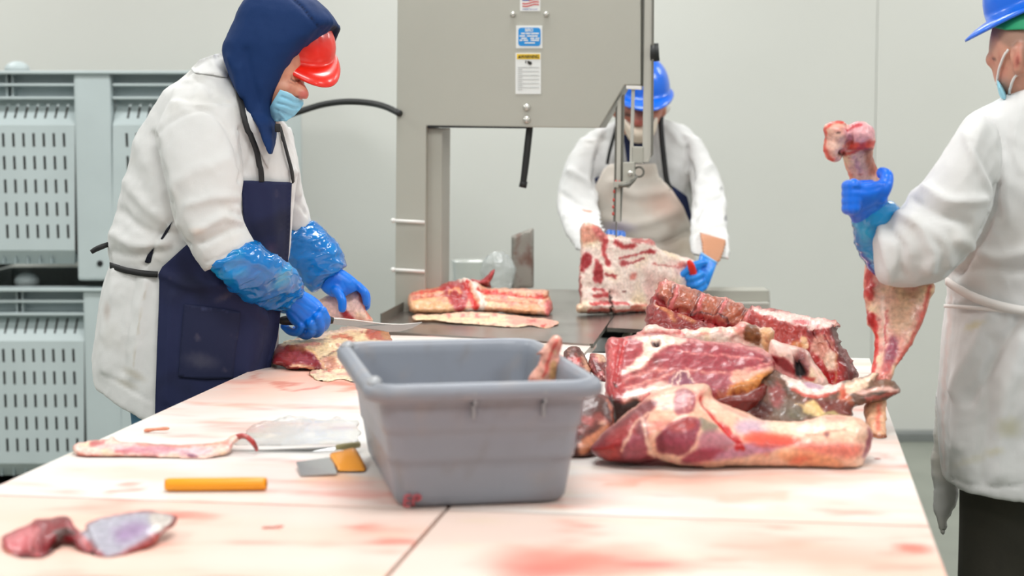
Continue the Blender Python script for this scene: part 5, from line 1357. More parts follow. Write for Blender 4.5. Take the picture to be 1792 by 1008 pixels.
V, F = cloth(V, F, folds, 0.005, 6, 2)
C = paint(coat_cols(V, 1, 0.1), V, pix(V), [
    ('l', [(256, 500), (244, 560), (233, 640)], 1.0, (196, 190, 178), 1, 0.7), ('e', 187, 545, 5, 14, 0, (170, 150, 140), 0.9, 0.4), ('e', 235, 655, 18, 6, 0.5, (150, 140, 120), 0.9, 0.45), ('e', 222, 672, 16, 5, 0.4, (170, 160, 140), 0.9, 0.4),
    ('e', 345, 405, 12, 6, 0, (214, 190, 176), 0.9, 0.5), ('e', 500, 300, 1, 1, 0, (220, 220, 216), 0.5, 0.1)], warp=0.6)
obj('coat', (V, F), COAT, m1, C)
c1s = Surf(V, F)
for pl in ([(302, 387), (296, 402), (284, 419), (281, 418), (290, 402)], [(270, 433), (268, 440), (263, 460), (258, 461), (253, 459), (258, 446)]):
    g = patch(c1s, pl, 0.002, 0.0015, 2.5, False, 0); obj('pocket_slit', g, NAVY, m1, solid(g[0], (24, 26, 40)))
g = patch(c1s, [(427, 188), (434, 190), (448, 214), (462, 245), (475, 274), (470, 296), (462, 282), (446, 246), (432, 214)], 0.003, 0.004, 3, False, 2); obj('lapel', g, COAT, m1, coat_cols(g[0], 3, 0))
g = patch(c1s, [(350, 104), (372, 96), (388, 92), (396, 108), (402, 126), (398, 136), (370, 131), (340, 128), (334, 120)], 0.002, 0.004, 3, False, 2); obj('collar', g, COAT, m1, coat_cols(g[0], 4, 0))
# body: one continuous figure under the clothes
armn = [(360, 410, 410, 390, 3.97, .045), (385, 455, 425, 430, 3.97, .04), (405, 480, 450, 450, 3.99, .038), (440, 510, 480, 480, 4.06, .038), (490, 535, 520, 508, 4.16, .030), (515, 562, 545, 530, 4.20, .022), (535, 575, 562, 548, 4.20, .018)]
armf = [(500, 350, 522, 345, 4.42, .035), (515, 405, 538, 398, 4.43, .035), (545, 470, 580, 440, 4.43, .034), (566, 492, 588, 472, 4.42, .024), (588, 515, 622, 494, 4.42, .018)]
HD1 = [(440, 10, 520, 20, 4.14, .05), (425, 50, 540, 60, 4.14, .078), (430, 95, 538, 98, 4.13, .08), (452, 122, 530, 124, 4.12, .073), (456, 142, 531, 142, 4.12, .07), (460, 156, 533, 154, 4.11, .066), (465, 176, 528, 176, 4.11, .06), (470, 195, 522, 192, 4.11, .05), (476, 210, 508, 207, 4.11, .03)]
NS1 = [(520, 143, 533, 147, 4.085, .012), (520, 158, 541, 163, 4.075, .018), (518, 171, 538, 174, 4.08, .018)]
face1 = [loft(HD1, 28, 6), loft(NS1, 14, 4)]
neck1 = [(420, 150, 480, 190, 4.16, .06), (410, 190, 485, 225, 4.17, .07), (400, 230, 490, 250, 4.18, .12)]
hips = (P(330, 700, 4.2)[0], 4.48, P(330, 700, 4.2)[2])
xl = P(285, 700, 4.1)[0]
body = face1 + [loft(shrink(T1[:11], 0.82), 28, 6), loft(neck1, 20, 5), loft(shrink(AN1, 0.7), 18, 6), loft(shrink(AF1, 0.7), 18, 6), loft(armn, 16, 5), loft(armf, 16, 5),
        ell(hips, (0.13, 0.12, 0.12)), leg_geo(xl - 0.0, 4.36, 0.86, xl + 0.02, 4.34, 0.07, 0.045), leg_geo(xl + 0.02, 4.60, 0.86, xl + 0.04, 4.62, 0.07, 0.045)]
V, F = fuse(body, 0.0065, 2)
C = solid(V, (206, 142, 116)); C = mixc(C, (190, 110, 92), sm(0, 0.5, fbm(V, 40, 2, 3)) * 0.6)
C = paint(C, V, pix(V), [('e', 532, 166, 9, 8, 0, (196, 96, 92), 0.6, 0.8), ('l', [(510, 139), (517, 142), (524, 141)], 1.5, (90, 56, 46), 1, 0.9), ('l', [(508, 134), (518, 135)], 1.2, (150, 100, 80), 1, 0.7), ('l', [(506, 143), (516, 147), (524, 146)], 1.0, (160, 100, 84), 1, 0.7), ('e', 520, 171, 4, 3, 0, (130, 66, 60), 0.5, 0.7)], warp=0.3)
obj('body', (V, F), SKIN, m1, C)
# hood
HS = [(470, 272, 478, 273, 3.985, .02), (462, 248, 481, 246, 4.01, .04), (452, 218, 482, 218, 4.06, .07), (431, 190, 478, 196, 4.11, .09), (411, 145, 498, 150, 4.13, .12), (394, 95, 524, 106, 4.14, .135), (404, 62, 549, 80, 4.14, .135), (413, 38, 576, 54, 4.14, .125), (421, 14, 588, 40, 4.14, .115), (436, -6, 566, 10, 4.14, .09), (462, -18, 530, -14, 4.14, .05)]
hood = loft(HS, 48, 8, 0.55)
flap = blob([(560, 20), (582, 34), (597, 46), (597, 54), (590, 71), (580, 95), (576, 80), (574, 60), (556, 46)], 4.22, 0.035, 3, tb=0.03)
V, F = fuse([hood, flap], 0.006, 3)
V, F = cloth(V, F, [([(513, -4), (535, 20), (556, 46)], 3, -0.004), ([(560, 52), (530, 88), (500, 128), (478, 185)], 4, -0.0035), ([(420, 120), (425, 150), (438, 190)], 8, 0.008), ([(430, 90), (436, 130), (450, 180)], 8, -0.006), ([(400, 100), (412, 130), (424, 165)], 6, 0.006)], 0.004, 7, 4)
C = solid(V, (14, 46, 94)); C = mixc(C, (12, 34, 72), sm(0, 0.5, fbm(V, 6, 3, 5)) * 0.7)
C = paint(C, V, pix(V), [('l', [(513, -4), (535, 20), (556, 46)], 1.0, (10, 20, 46), 0.8, 0.8), ('p', [(580, 48), (596, 50), (592, 72), (580, 95), (574, 80)], (12, 16, 36), 2, 0.8)], warp=0.3)
obj('hood', (V, F), NAVY, m1, C)
obj('hard_hat', hardhat(P(521, 86, 4.17), (0.50, -0.60, -0.60), (0.30, -0.40, 0.85), 0.095, 0.094, 0.095, 0.05, 0.008), REDH, m1)
mk = patch(Surf(*join(face1)), [(462, 208), (476, 180), (490, 157), (501, 160), (510, 164), (517, 170), (531, 175), (531, 183), (525, 192), (515, 203), (502, 211), (485, 213)], 0.010, 0.004, 2.4, False, 10)
V, F = mk; V = creases(V, normals(V, F), [([(492, 168), (510, 178), (528, 180)], 1.8, -0.004), ([(486, 180), (505, 187), (522, 190)], 1.8, -0.004), ([(482, 192), (500, 200), (510, 204)], 1.8, -0.004), ([(490, 196), (500, 210)], 2, 0.003)])
C = solid(V, (142, 204, 232)); C = paint(C, V, pix(V), [('l', [(494, 158), (512, 166), (530, 176)], 1.6, (178, 220, 238), 1, 0.9), ('l', [(520, 170), (531, 176)], 2, (200, 222, 232), 1, 0.8)], warp=0.3)
obj('face_mask', (V, F), MASK, m1, C)
# apron: bib, skirt, pocket, straps
ts = Surf(*tors)
ap = [(422, 316), (440, 316), (480, 318), (511, 319), (509, 360), (508, 400), (506, 440), (500, 490), (492, 540), (486, 590), (476, 630), (468, 690), (442, 770), (300, 770), (271, 740), (272, 690), (275, 600), (278, 530), (279, 484), (284, 467), (328, 427), (380, 412), (416, 400), (426, 392), (424, 350)]
g = patch(ts, ap, 0.010, 0.005, 5.0, False, 6)
V, F = g; V = creases(V, normals(V, F), [([(285, 480), (330, 500), (380, 500)], 8, 0.008), ([(360, 480), (420, 520), (470, 560)], 10, 0.008), ([(450, 500), (440, 580), (430, 650)], 12, 0.008), ([(480, 520), (470, 600), (455, 660)], 7, -0.008), ([(300, 520), (294, 600), (290, 700)], 9, 0.005), ([(425, 330), (440, 400), (450, 440)], 7, -0.004), ([(470, 330), (480, 420)], 9, 0.005)])
C = solid(V, (33, 39, 72)); C = mixc(C, (27, 31, 56), sm(0, 0.4, fbm(V, 6, 3, 6))); C = mixc(C, (120, 96, 104), sm(0.42, 0.62, fbm(V, 26, 3, 9)) * 0.5)
C = paint(C, V, pix(V), [('e', 475, 437, 10, 9, 0, (84, 64, 82), 0.8, 0.7), ('e', 350, 630, 26, 14, 0, (82, 78, 92), 0.9, 0.45), ('e', 332, 600, 10, 14, 0.6, (86, 78, 90), 0.9, 0.4), ('e', 392, 520, 14, 4, -0.4, (96, 84, 92), 0.9, 0.5), ('e', 460, 600, 8, 40, 0.2, (70, 72, 92), 0.9, 0.35)], warp=3, ws=60)
apo = obj('apron', (V, F), NAVY, m1, C)
V2, F2 = patch(Surf(V, F), [(322, 532), (372, 538), (422, 546), (418, 580), (412, 618), (408, 662), (360, 664), (312, 660), (316, 600)], 0.001, 0.003, 5, False, 1)
C2 = solid(V2, (31, 36, 64)); C2 = mixc(C2, (104, 92, 100), sm(0.34, 0.6, fbm(V2, 26, 3, 9)) * 0.5); C2 = paint(C2, V2, pix(V2), [('e', 352, 632, 24, 12, 0.2, (92, 88, 98), 0.9, 0.5), ('l', [(322, 535), (372, 541), (422, 549)], 0.8, (70, 76, 110), 0.8, 0.6)], warp=3)
obj('pocket', (V2, F2), NAVY, apo, C2)
cs = Surf(*tors)
obj('neck_strap', strap(cs, [(408, 150), (420, 195), (434, 235), (446, 265), (452, 300), (453, 318)], 0.0135, 0.003, 0.012), STRAP, apo)
obj('neck_strap', strap(cs, [(484, 222), (490, 245), (498, 275), (505, 300), (507, 320)], 0.0125, 0.003, 0.008), STRAP, apo)
obj('buckle', box(P(486, 224, 4.0), (0.014, 0.012, 0.02), None, 0.003), STRAP, apo)
obj('waist_strap', strap(cs, [(196, 463), (220, 472), (250, 478), (280, 480)], 0.015, 0.003, 0.006), STRAP, apo)
obj('strap_end', tube([P(194, 426, 4.12), (P(180, 431, 4.1)), P(168, 436, 4.1), P(160, 441, 4.1)], [0.006, 0.007, 0.007, 0.006], 8, 4), STRAP, apo)
# plastic over-sleeves
def crinkle(V, F, amp, seed, sc=15):
    N = normals(V, F); W = V + 0.02 * np.stack([fbm(V, 14, 2, 61), fbm(V, 14, 2, 62), fbm(V, 14, 2, 63)], 1)
    return V + N * (amp * (ridge(W * np.array([0.75, 1, 1.7]), sc, 3, seed) - 0.45))[:, None], F
SL1 = [(352, 465, 443, 422, 3.96, .052), (372, 474, 450, 425, 3.96, .062), (400, 504, 482, 446, 3.98, .066), (428, 525, 514, 472, 4.04, .066), (462, 542, 530, 497, 4.11, .056), (487, 545, 529, 508, 4.16, .042), (500, 546, 533, 512, 4.17, .034)]
V, F = crinkle(*loft(SL1, 72, 16), 0.010, 3)
C = solid(V, (6, 118, 196)); C = mixc(C, (30, 158, 214), sm(0.1, 0.5, fbm(V, 9, 3, 3))); C = mixc(C, (2, 84, 166), sm(0.1, 0.5, fbm(V, 11, 3, 8)) * 0.7)
obj('plastic_sleeve', (V, F), FILMB, m1, C)
SL2 = [(500, 405, 548, 388, 4.43, .05), (505, 425, 566, 403, 4.43, .062), (503, 455, 592, 428, 4.43, .068), (522, 485, 604, 462, 4.43, .062), (545, 508, 596, 470, 4.43, .046), (560, 505, 588, 472, 4.42, .032)]
V, F = crinkle(*loft(SL2, 64, 14), 0.010, 6)
C = solid(V, (6, 118, 196)); C = mixc(C, (30, 158, 214), sm(0.1, 0.5, fbm(V, 9, 3, 4))); C = mixc(C, (2, 84, 166), sm(0.1, 0.5, fbm(V, 11, 3, 9)) * 0.7)
obj('plastic_sleeve', (V, F), FILMB, m1, C)
def glove(parts, vox, seed, col=(8, 120, 232), folds=()):
    V, F = fuse(parts, vox, 2)
    if folds: V = creases(V, normals(V, F), folds)
    C = solid(V, col); C = mixc(C, (4, 98, 214), sm(0.0, 0.5, fbm(V, 20, 3, seed)) * 0.7); C = mixc(C, (70, 146, 240), sm(0.2, 0.6, fbm(V, 26, 3, seed + 5)) * 0.4)
    return (V, F), C
palm = loft([(498, 541, 531, 509, 4.17, .026), (503, 556, 548, 518, 4.18, .032), (512, 568, 563, 531, 4.185, .034), (528, 577, 569, 545, 4.19, .030), (540, 582, 570, 553, 4.195, .022)], 24, 6)
R1 = .0128
g, C = glove([palm, finger([(564, 545, 4.165), (571, 560, 4.18), (565, 574, 4.21), (548, 574, 4.235)], R1), finger([(556, 556, 4.155), (561, 575, 4.17), (552, 584, 4.205), (534, 578, 4.235)], R1),
              finger([(544, 566, 4.155), (545, 581, 4.17), (534, 587, 4.205), (516, 578, 4.235)], R1), finger([(528, 570, 4.165), (521, 581, 4.18), (508, 580, 4.205), (497, 571, 4.225)], R1 * 0.92),
              finger([(524, 528, 4.21), (548, 541, 4.245), (568, 551, 4.25)], R1 * 1.05)], 0.0032, 3,
             folds=[([(508, 530), (530, 545), (540, 560)], 2.5, -0.0014), ([(505, 545), (525, 560), (532, 570)], 2.5, -0.0014), ([(520, 525), (545, 540), (553, 550)], 2.5, -0.0012), ([(500, 565), (530, 575), (556, 582)], 2, -0.0014)])
obj('glove', g, GLOVE, m1, C)
palm = loft([(557, 497, 586, 464, 4.42, .024), (566, 510, 604, 474, 4.42, .028), (580, 519, 624, 489, 4.42, .028), (596, 522, 634, 503, 4.43, .024)], 24, 6)
g, C = glove([palm, finger([(588, 508, 4.395), (598, 524, 4.38), (599, 540, 4.38)], .0135), finger([(622, 498, 4.415), (637, 512, 4.41), (641, 530, 4.42)], .0115), finger([(626, 500, 4.435), (641, 515, 4.435), (642, 536, 4.445)], .0115),
              finger([(622, 505, 4.455), (636, 520, 4.46), (640, 538, 4.465)], .0115), finger([(612, 508, 4.47), (626, 525, 4.48), (630, 538, 4.485)], .0105)], 0.0032, 5,
             folds=[([(600, 495), (608, 510), (606, 520)], 2.5, -0.0015), ([(618, 492), (626, 505)], 2.5, -0.0012)])
obj('glove', g, GLOVE, m1, C)
obj('knit_cuff', loft([(556, 495, 586, 462, 4.42, .030), (560, 500, 590, 468, 4.42, .031)], 20, 2), ORGG, m1)
# legs
for (yy, dx) in ((4.36, 0.0), (4.60, 0.02)):
    x0 = P(285, 700, 4.1)[0]
    obj('trouser_leg', leg_geo(x0 + dx, yy, 0.90, x0 + dx + 0.02, yy + (-0.02 if yy < 4.45 else 0.02), 0.088, 0.075, 0.10), JEAN, m1)
    obj('boot', boot(x0 + dx + 0.03, yy + (-0.02 if yy < 4.45 else 0.02), -0.15), BOOT, m1)

DSH = 0.0
# ------------------------------------------------------------ man behind the saw
m2 = thing('person', (P(1120, 400, 6.75)[0], 6.78, 0), 'person in blue hard hat and pale apron, standing behind the bandsaw blade', 'person')
T2 = [(1092, 208, 1148, 206, 6.72, .06), (1062, 218, 1180, 212, 6.73, .09), (1030, 232, 1206, 226, 6.75, .12), (1016, 262, 1224, 258, 6.76, .14), (1016, 310, 1226, 306, 6.76, .15), (1030, 370, 1222, 370, 6.76, .15), (1036, 440, 1218, 445, 6.77, .15), (1030, 530, 1222, 530, 6.78, .16), (1024, 620, 1228, 620, 6.78, .17), (1022, 700, 1230, 700, 6.78, .17)]
A2L = [(1018, 240, 1060, 250, 6.72, .07), (990, 285, 1050, 292, 6.68, .075), (974, 345, 1046, 350, 6.62, .078), (980, 385, 1052, 375, 6.48, .074), (1000, 428, 1056, 392, 6.28, .062), (1022, 446, 1062, 404, 6.12, .048)]
A2R = [(1180, 226, 1224, 242, 6.72, .07), (1200, 275, 1246, 280, 6.68, .072), (1210, 330, 1268, 330, 6.58, .072), (1210, 380, 1273, 380, 6.42, .068), (1206, 420, 1276, 420, 6.24, .06), (1210, 446, 1277, 453, 6.12, .052)]
t2 = loft(T2, 36, 6)
V, F = fuse([t2, loft(A2L, 24, 6), loft(A2R, 24, 6)], 0.009, 3)
V, F = cloth(V, F, [([(1060, 232), (1045, 280), (1040, 330)], 5, -0.012), ([(1000, 300), (1030, 320), (1042, 350)], 6, 0.012), ([(985, 340), (1015, 360), (1045, 370)], 5, -0.010), ([(990, 380), (1020, 380), (1045, 375)], 5, 0.010), ([(1200, 260), (1212, 310), (1214, 360)], 5, -0.012), ([(1240, 290), (1220, 320), (1215, 350)], 6, 0.010), ([(1262, 345), (1230, 360), (1216, 385)], 5, -0.010), ([(1268, 390), (1240, 400), (1214, 420)], 6, 0.010), ([(1170, 225), (1190, 250), (1205, 275)], 6, 0.008), ([(1030, 250), (1060, 245), (1075, 260)], 6, -0.008), ([(1214, 445), (1245, 440), (1276, 448)], 3, -0.004)], 0.006, 6, 12)
obj('coat', (V, F), COAT, m2, paint(coat_cols(V, 21, 0.1), V, pix(V), [('e', 1271, 382, 2, 6, 0, (90, 90, 96), 0.6, 0.8), ('e', 1262, 330, 2, 4, 0, (110, 110, 110), 0.6, 0.7), ('e', 1274, 455, 6, 5, 0, (206, 150, 140), 0.8, 0.6)]))
xc = P(1118, 400, 6.6)[0]
HD2 = [(1096, 140, 1142, 140, 6.62, .06), (1080, 165, 1158, 163, 6.60, .088), (1078, 190, 1160, 188, 6.58, .09), (1084, 212, 1154, 210, 6.57, .085), (1094, 232, 1144, 230, 6.57, .07), (1106, 248, 1132, 247, 6.57, .045)]
body = [loft(HD2, 24, 6), loft([(1110, 190, 1126, 190, 6.49, .015), (1106, 214, 1130, 214, 6.48, .028), (1110, 221, 1126, 221, 6.49, .02)], 12, 3), ell(P(1161, 192, 6.60), (.012, .02, .03)), ell(P(1077, 194, 6.60), (.012, .02, .03)),
        loft([(1092, 220, 1146, 220, 6.64, .06), (1080, 250, 1156, 250, 6.72, .08)], 18, 4), loft(shrink(T2, 0.82), 24, 5), loft(shrink(A2L, 0.7), 16, 5), loft(shrink(A2R, 0.68), 16, 5),
        loft([(1024, 432, 1048, 412, 6.2, .028), (1052, 420, 1074, 406, 6.0, .026), (1066, 414, 1086, 404, 5.9, .02)], 14, 4),
        loft([(1223, 406, 1273, 420, 6.21, .037), (1228, 440, 1262, 456, 5.98, .032), (1226, 468, 1248, 474, 5.83, .022), (1218, 490, 1238, 496, 5.81, .014)], 16, 4),
        leg_geo(xc - 0.10, 6.78, 0.86, xc - 0.12, 6.78, 0.08, 0.05), leg_geo(xc + 0.10, 6.78, 0.86, xc + 0.12, 6.78, 0.08, 0.05), ell((xc, 6.78, 0.9), (0.17, 0.12, 0.15))]
V, F = fuse(body, 0.008, 2)
C = solid(V, (196, 138, 108)); C = paint(C, V, pix(V), [('p', [(1080, 190), (1158, 186), (1156, 222), (1084, 224)], (176, 106, 90), 4, 0.7), ('e', 1118, 215, 9, 6, 0, (190, 96, 90), 0.6, 0.7), ('l', [(1094, 200), (1104, 201)], 2, (60, 40, 36), 1, 0.9), ('l', [(1132, 200), (1142, 200)], 2, (60, 40, 36), 1, 0.9), ('p', [(1222, 420), (1278, 425), (1262, 470), (1226, 465)], (188, 128, 92), 4, 1)], warp=0.4)
obj('body', (V, F), SKIN, m2, C)
obj('hard_hat', hardhat(P(1119, 158, 6.60), (0.10, -0.88, -0.30), (0.02, -0.3, 0.95), 0.135, 0.112, 0.135, 0.045, 0.012), BLUEH, m2)
g = blob([(1090, 207), (1110, 216), (1130, 215), (1150, 202), (1148, 228), (1138, 244), (1126, 250), (1110, 250), (1098, 240)], 6.52, 0.05, 3, tb=0.05)
obj('face_mask', g, MASK, m2, solid(g[0], (226, 212, 194)))
g = blob([(1152, 170), (1170, 178), (1174, 190), (1166, 200), (1152, 204)], 6.68, 0.05, 3)
obj('hair_net', g, MASK, m2, solid(g[0], (230, 226, 220)))
ts2 = Surf(*t2)
g = patch(ts2, [(1090, 236), (1144, 236), (1134, 268), (1124, 292), (1128, 302), (1170, 320), (1203, 344), (1213, 390), (1214, 420), (1216, 520), (1040, 520), (1036, 400), (1032, 345), (1040, 312), (1070, 300), (1100, 300)], 0.024, 0.004, 6, False, 3)
obj('undershirt', g, NAVY, m2, solid(g[0], (34, 42, 76)))
g = patch(ts2, [(1066, 288), (1080, 285), (1110, 287), (1148, 286), (1153, 308), (1176, 332), (1196, 362), (1208, 392), (1216, 450), (1218, 540), (1036, 540), (1040, 440), (1048, 387), (1040, 366), (1041, 326), (1056, 296)], 0.034, 0.005, 5, False, 5)
V, F = g; V = creases(V, normals(V, F), [([(1070, 320), (1110, 340), (1160, 335)], 9, 0.006), ([(1050, 380), (1110, 395), (1180, 370)], 10, 0.006), ([(1090, 420), (1150, 430), (1200, 410)], 8, -0.006)])
C = solid(V, (222, 214, 204)); C = mixc(C, (200, 186, 174), sm(0, 0.5, fbm(V, 7, 3, 5))); C = paint(C, V, pix(V), [('e', 1160, 355, 34, 22, 0.4, (214, 176, 160), 0.9, 0.7), ('e', 1080, 400, 26, 10, 0, (150, 142, 190), 0.9, 0.5), ('e', 1110, 330, 40, 16, 0, (206, 200, 192), 0.9, 0.7), ('e', 1200, 435, 20, 18, 0, (206, 190, 170), 0.9, 0.7)], warp=3)
ap2 = obj('apron', (V, F), COAT, m2, C)
obj('neck_strap', strap(ts2, [(1152, 205), (1154, 240), (1158, 280), (1163, 318), (1170, 330)], 0.02, 0.003, 0.036), STRAP, ap2)
obj('neck_strap', strap(ts2, [(1086, 215), (1078, 240), (1070, 268), (1066, 290)], 0.012, 0.003, 0.036), STRAP, ap2)
R2 = .0125
DSH = -0.14
pr = loft([(1226, 442, 1255, 460, 6.02, .028), (1220, 462, 1250, 474, 5.97, .030), (1216, 480, 1244, 490, 5.95, .026), (1214, 494, 1240, 502, 5.95, .020)], 20, 5)
g, C = glove([pr, finger([(1222, 466, 5.93), (1208, 470, 5.91), (1193, 481, 5.91)], R2), finger([(1226, 480, 5.92), (1212, 487, 5.90), (1202, 486, 5.92)], R2), finger([(1228, 492, 5.92), (1216, 499, 5.90), (1206, 497, 5.92)], R2), finger([(1232, 502, 5.93), (1222, 508, 5.91), (1214, 506, 5.92)], R2 * 0.95), finger([(1232, 460, 5.94), (1216, 463, 5.92), (1206, 468, 5.915)], R2)], 0.0036, 7, (30, 140, 234))
obj('glove', g, GLOVE, m2, C)
obj('glove_cuff', loft([(1227, 441, 1256, 459, 6.02, .031), (1225, 444, 1254, 462, 6.015, .031)], 20, 2), mat('glove_cuff_pale', (120, 184, 240), 0.4), m2)
DSH = 0.0
g, C = glove([loft([(1052, 424, 1080, 402, 6.0, .026), (1066, 420, 1090, 404, 5.9, .022)], 16, 4)] + [finger([(1064 + 8 * i, 409, 5.86), (1066 + 8 * i, 406.5 + i, 5.80), (1066 + 8 * i, 414 + i, 5.76 )], .011) for i in range(4)] + [finger([(1056, 415, 5.9), (1050, 420, 5.84)], .012)], 0.0036, 8, (40, 120, 226))
obj('glove', g, GLOVE, m2, C)
for s in (-1, 1):
    obj('trouser_leg', leg_geo(xc + s * 0.10, 6.78, 0.95, xc + s * 0.12, 6.78, 0.095, 0.08, 0.10), TROU, m2)
    obj('boot', boot(xc + s * 0.12, 6.76, -math.pi / 2), BOOT, m2)
# red-handled knife in his fist
DSH = -0.14
k2 = thing('breaking_knife', P(1213, 480, 5.9), 'knife with a red handle in the gloved fist of the person behind the bandsaw', 'knife')
obj('handle', tube([P(1205, 456, 5.885), P(1209, 464, 5.89), P(1214, 480, 5.91), P(1219, 500, 5.92)], [.006, .0115, .012, .011], 12, 4), mat('red_plastic', (236, 44, 30), 0.35), k2)
obj('blade', fix(prism([P(1216, 500, 5.92), P(1222, 500, 5.92), P(1226, 530, 5.93), P(1222, 528, 5.93)], [P(1216, 500, 5.923), P(1222, 500, 5.923), P(1226, 530, 5.933), P(1222, 528, 5.933)])), KN, k2, smooth=False)

DSH = 0.0
# ------------------------------------------------------------ man at right, seen from behind
m3 = thing('person', (P(1820, 500, 3.78)[0], 3.8, 0), 'person in white coat seen from behind at right, gripping an upright beef leg', 'person')
T3 = [(1782, 150, 1880, 146, 3.76, .06), (1752, 172, 1915, 168, 3.76, .085), (1722, 188, 1955, 186, 3.77, .11), (1690, 213, 1990, 212, 3.78, .13), (1664, 260, 2010, 262, 3.79, .15), (1650, 330, 2010, 330, 3.79, .16), (1656, 420, 1996, 420, 3.79, .16), (1661, 500, 1985, 505, 3.79, .155), (1659, 550, 1988, 556, 3.79, .16), (1652, 600, 1996, 606, 3.79, .17), (1648, 700, 2006, 706, 3.79, .18), (1648, 790, 2010, 800, 3.79, .185), (1655, 845, 2012, 868, 3.79, .185)]
arm3 = blob([(1712, 200), (1690, 213), (1660, 248), (1640, 278), (1615, 317), (1592, 337), (1576, 361), (1545, 380), (1525, 412), (1527, 446), (1537, 489), (1560, 501), (1600, 503), (1640, 496), (1672, 478), (1705, 440), (1732, 390), (1748, 330), (1750, 260), (1738, 215)], 3.56, 0.085, 5, tb=0.09)
t3 = loft(T3, 44, 8)
AR3 = [(1930, 205, 2010, 235, 3.77, .09), (1978, 320, 2062, 325, 3.75, .075), (1975, 430, 2055, 440, 3.68, .066), (1955, 510, 2035, 530, 3.56, .056), (1945, 550, 2015, 575, 3.50, .05)]
V, F = fuse([t3, arm3, loft(AR3, 26, 6)], 0.0065, 3)
folds = [([(1746, 325), (1736, 375), (1705, 440), (1672, 480)], 6, -0.014), ([(1690, 235), (1720, 300), (1740, 350)], 8, 0.006), ([(1700, 250), (1735, 320), (1748, 380)], 5, -0.006), ([(1620, 330), (1660, 350), (1720, 350)], 10, 0.010), ([(1590, 345), (1640, 375), (1690, 390)], 10, -0.010), ([(1570, 372), (1610, 400), (1630, 440), (1628, 470)], 10, 0.012), ([(1555, 395), (1575, 430), (1580, 480)], 8, -0.010), ([(1540, 400), (1552, 450), (1556, 490)], 7, 0.009), ([(1600, 380), (1650, 420), (1660, 460)], 10, 0.008),
         ([(1680, 420), (1740, 450), (1800, 440)], 12, 0.010), ([(1665, 480), (1720, 470), (1790, 475)], 9, -0.008), ([(1745, 215), (1755, 300), (1765, 380)], 12, 0.006), ([(1730, 550), (1700, 620), (1670, 680)], 12, 0.010), ([(1780, 560), (1745, 620), (1700, 700)], 10, -0.010), ([(1700, 560), (1680, 640), (1675, 780)], 14, 0.008), ([(1790, 600), (1760, 700), (1750, 830)], 16, 0.010), ([(1740, 600), (1725, 700), (1715, 840)], 12, -0.008), ([(1658, 836), (1724, 852), (1792, 848)], 3, -0.003), ([(1790, 170), (1775, 240), (1790, 300)], 10, 0.006), ([(1700, 520), (1680, 530), (1662, 530)], 5, 0.006)]
V, F = cloth(V, F, folds, 0.006, 5, 31)
C = paint(coat_cols(V, 41, 0.12), V, pix(V), [('e', 1705, 570, 14, 5, -0.4, (206, 194, 150), 0.9, 0.6), ('e', 1766, 748, 20, 14, 0, (196, 190, 160), 0.9, 0.6), ('e', 1740, 790, 14, 6, 0, (206, 200, 170), 0.9, 0.5), ('e', 1700, 805, 30, 6, -0.3, (200, 194, 170), 0.9, 0.4), ('l', [(1664, 520), (1658, 600), (1650, 720), (1652, 830)], 3, (220, 196, 190), 3, 0.5)], warp=3)
obj('coat', (V, F), COAT, m3, C)
HD3 = [(1772, 5, 1856, 5, 3.78, .06), (1748, 30, 1872, 28, 3.78, .09), (1738, 60, 1880, 58, 3.78, .098), (1735, 92, 1876, 90, 3.78, .098), (1740, 120, 1866, 120, 3.78, .09), (1747, 146, 1850, 146, 3.78, .08), (1760, 166, 1838, 166, 3.78, .06)]
ear = [ell(P(1780, 102, 3.69), (.013, .012, .032)), ell(P(1776, 96, 3.69), (.012, .01, .02)), ell(P(1781, 124, 3.695), (.009, .009, .012))]
x3 = P(1825, 500, 3.79)[0]
hand3 = [loft([(1505, 392, 1556, 352, 3.56, .028), (1492, 362, 1548, 336, 3.51, .026), (1488, 332, 1546, 320, 3.49, .020)], 16, 4)]
body = [loft(HD3, 28, 6)] + ear + [ell(P(1736, 104, 3.80), (.014, .02, .016)), loft([(1772, 130, 1870, 130, 3.79, .065), (1766, 190, 1880, 190, 3.79, .09)], 20, 4), loft(shrink(T3, 0.82), 26, 5), (lambda g: (g[0], g[1]))(blob([(1712, 215), (1690, 228), (1660, 270), (1630, 330), (1600, 365), (1560, 400), (1548, 430), (1556, 470), (1590, 486), (1640, 480), (1690, 430), (1730, 340), (1735, 250)], 3.58, 0.055, 7, tb=0.06)),
        loft(shrink(AR3, 0.7), 18, 5), loft([(1950, 560, 2000, 575, 3.48, .03), (1935, 610, 1985, 622, 3.42, .02)], 14, 4),
        loft([(1560, 470, 1620, 410, 3.62, .04), (1525, 440, 1580, 380, 3.60, .038), (1502, 396, 1556, 356, 3.56, .03)], 16, 4)] + hand3 + [leg_geo(x3 - 0.07, 3.8, 0.86, x3 - 0.08, 3.8, 0.085, 0.05), leg_geo(x3 + 0.15, 3.8, 0.86, x3 + 0.16, 3.8, 0.085, 0.05), ell((x3, 3.8, 0.92), (0.18, 0.13, 0.15))]
V, F = fuse(body, 0.0065, 2)
V = creases(V, normals(V, F), [([(1774, 90), (1778, 104), (1777, 118)], 3, -0.006), ([(1768, 92), (1767, 115)], 2.5, -0.004)])
C = solid(V, (200, 146, 124)); C = mixc(C, (186, 120, 104), sm(0, 0.5, fbm(V, 40, 2, 3)) * 0.6)
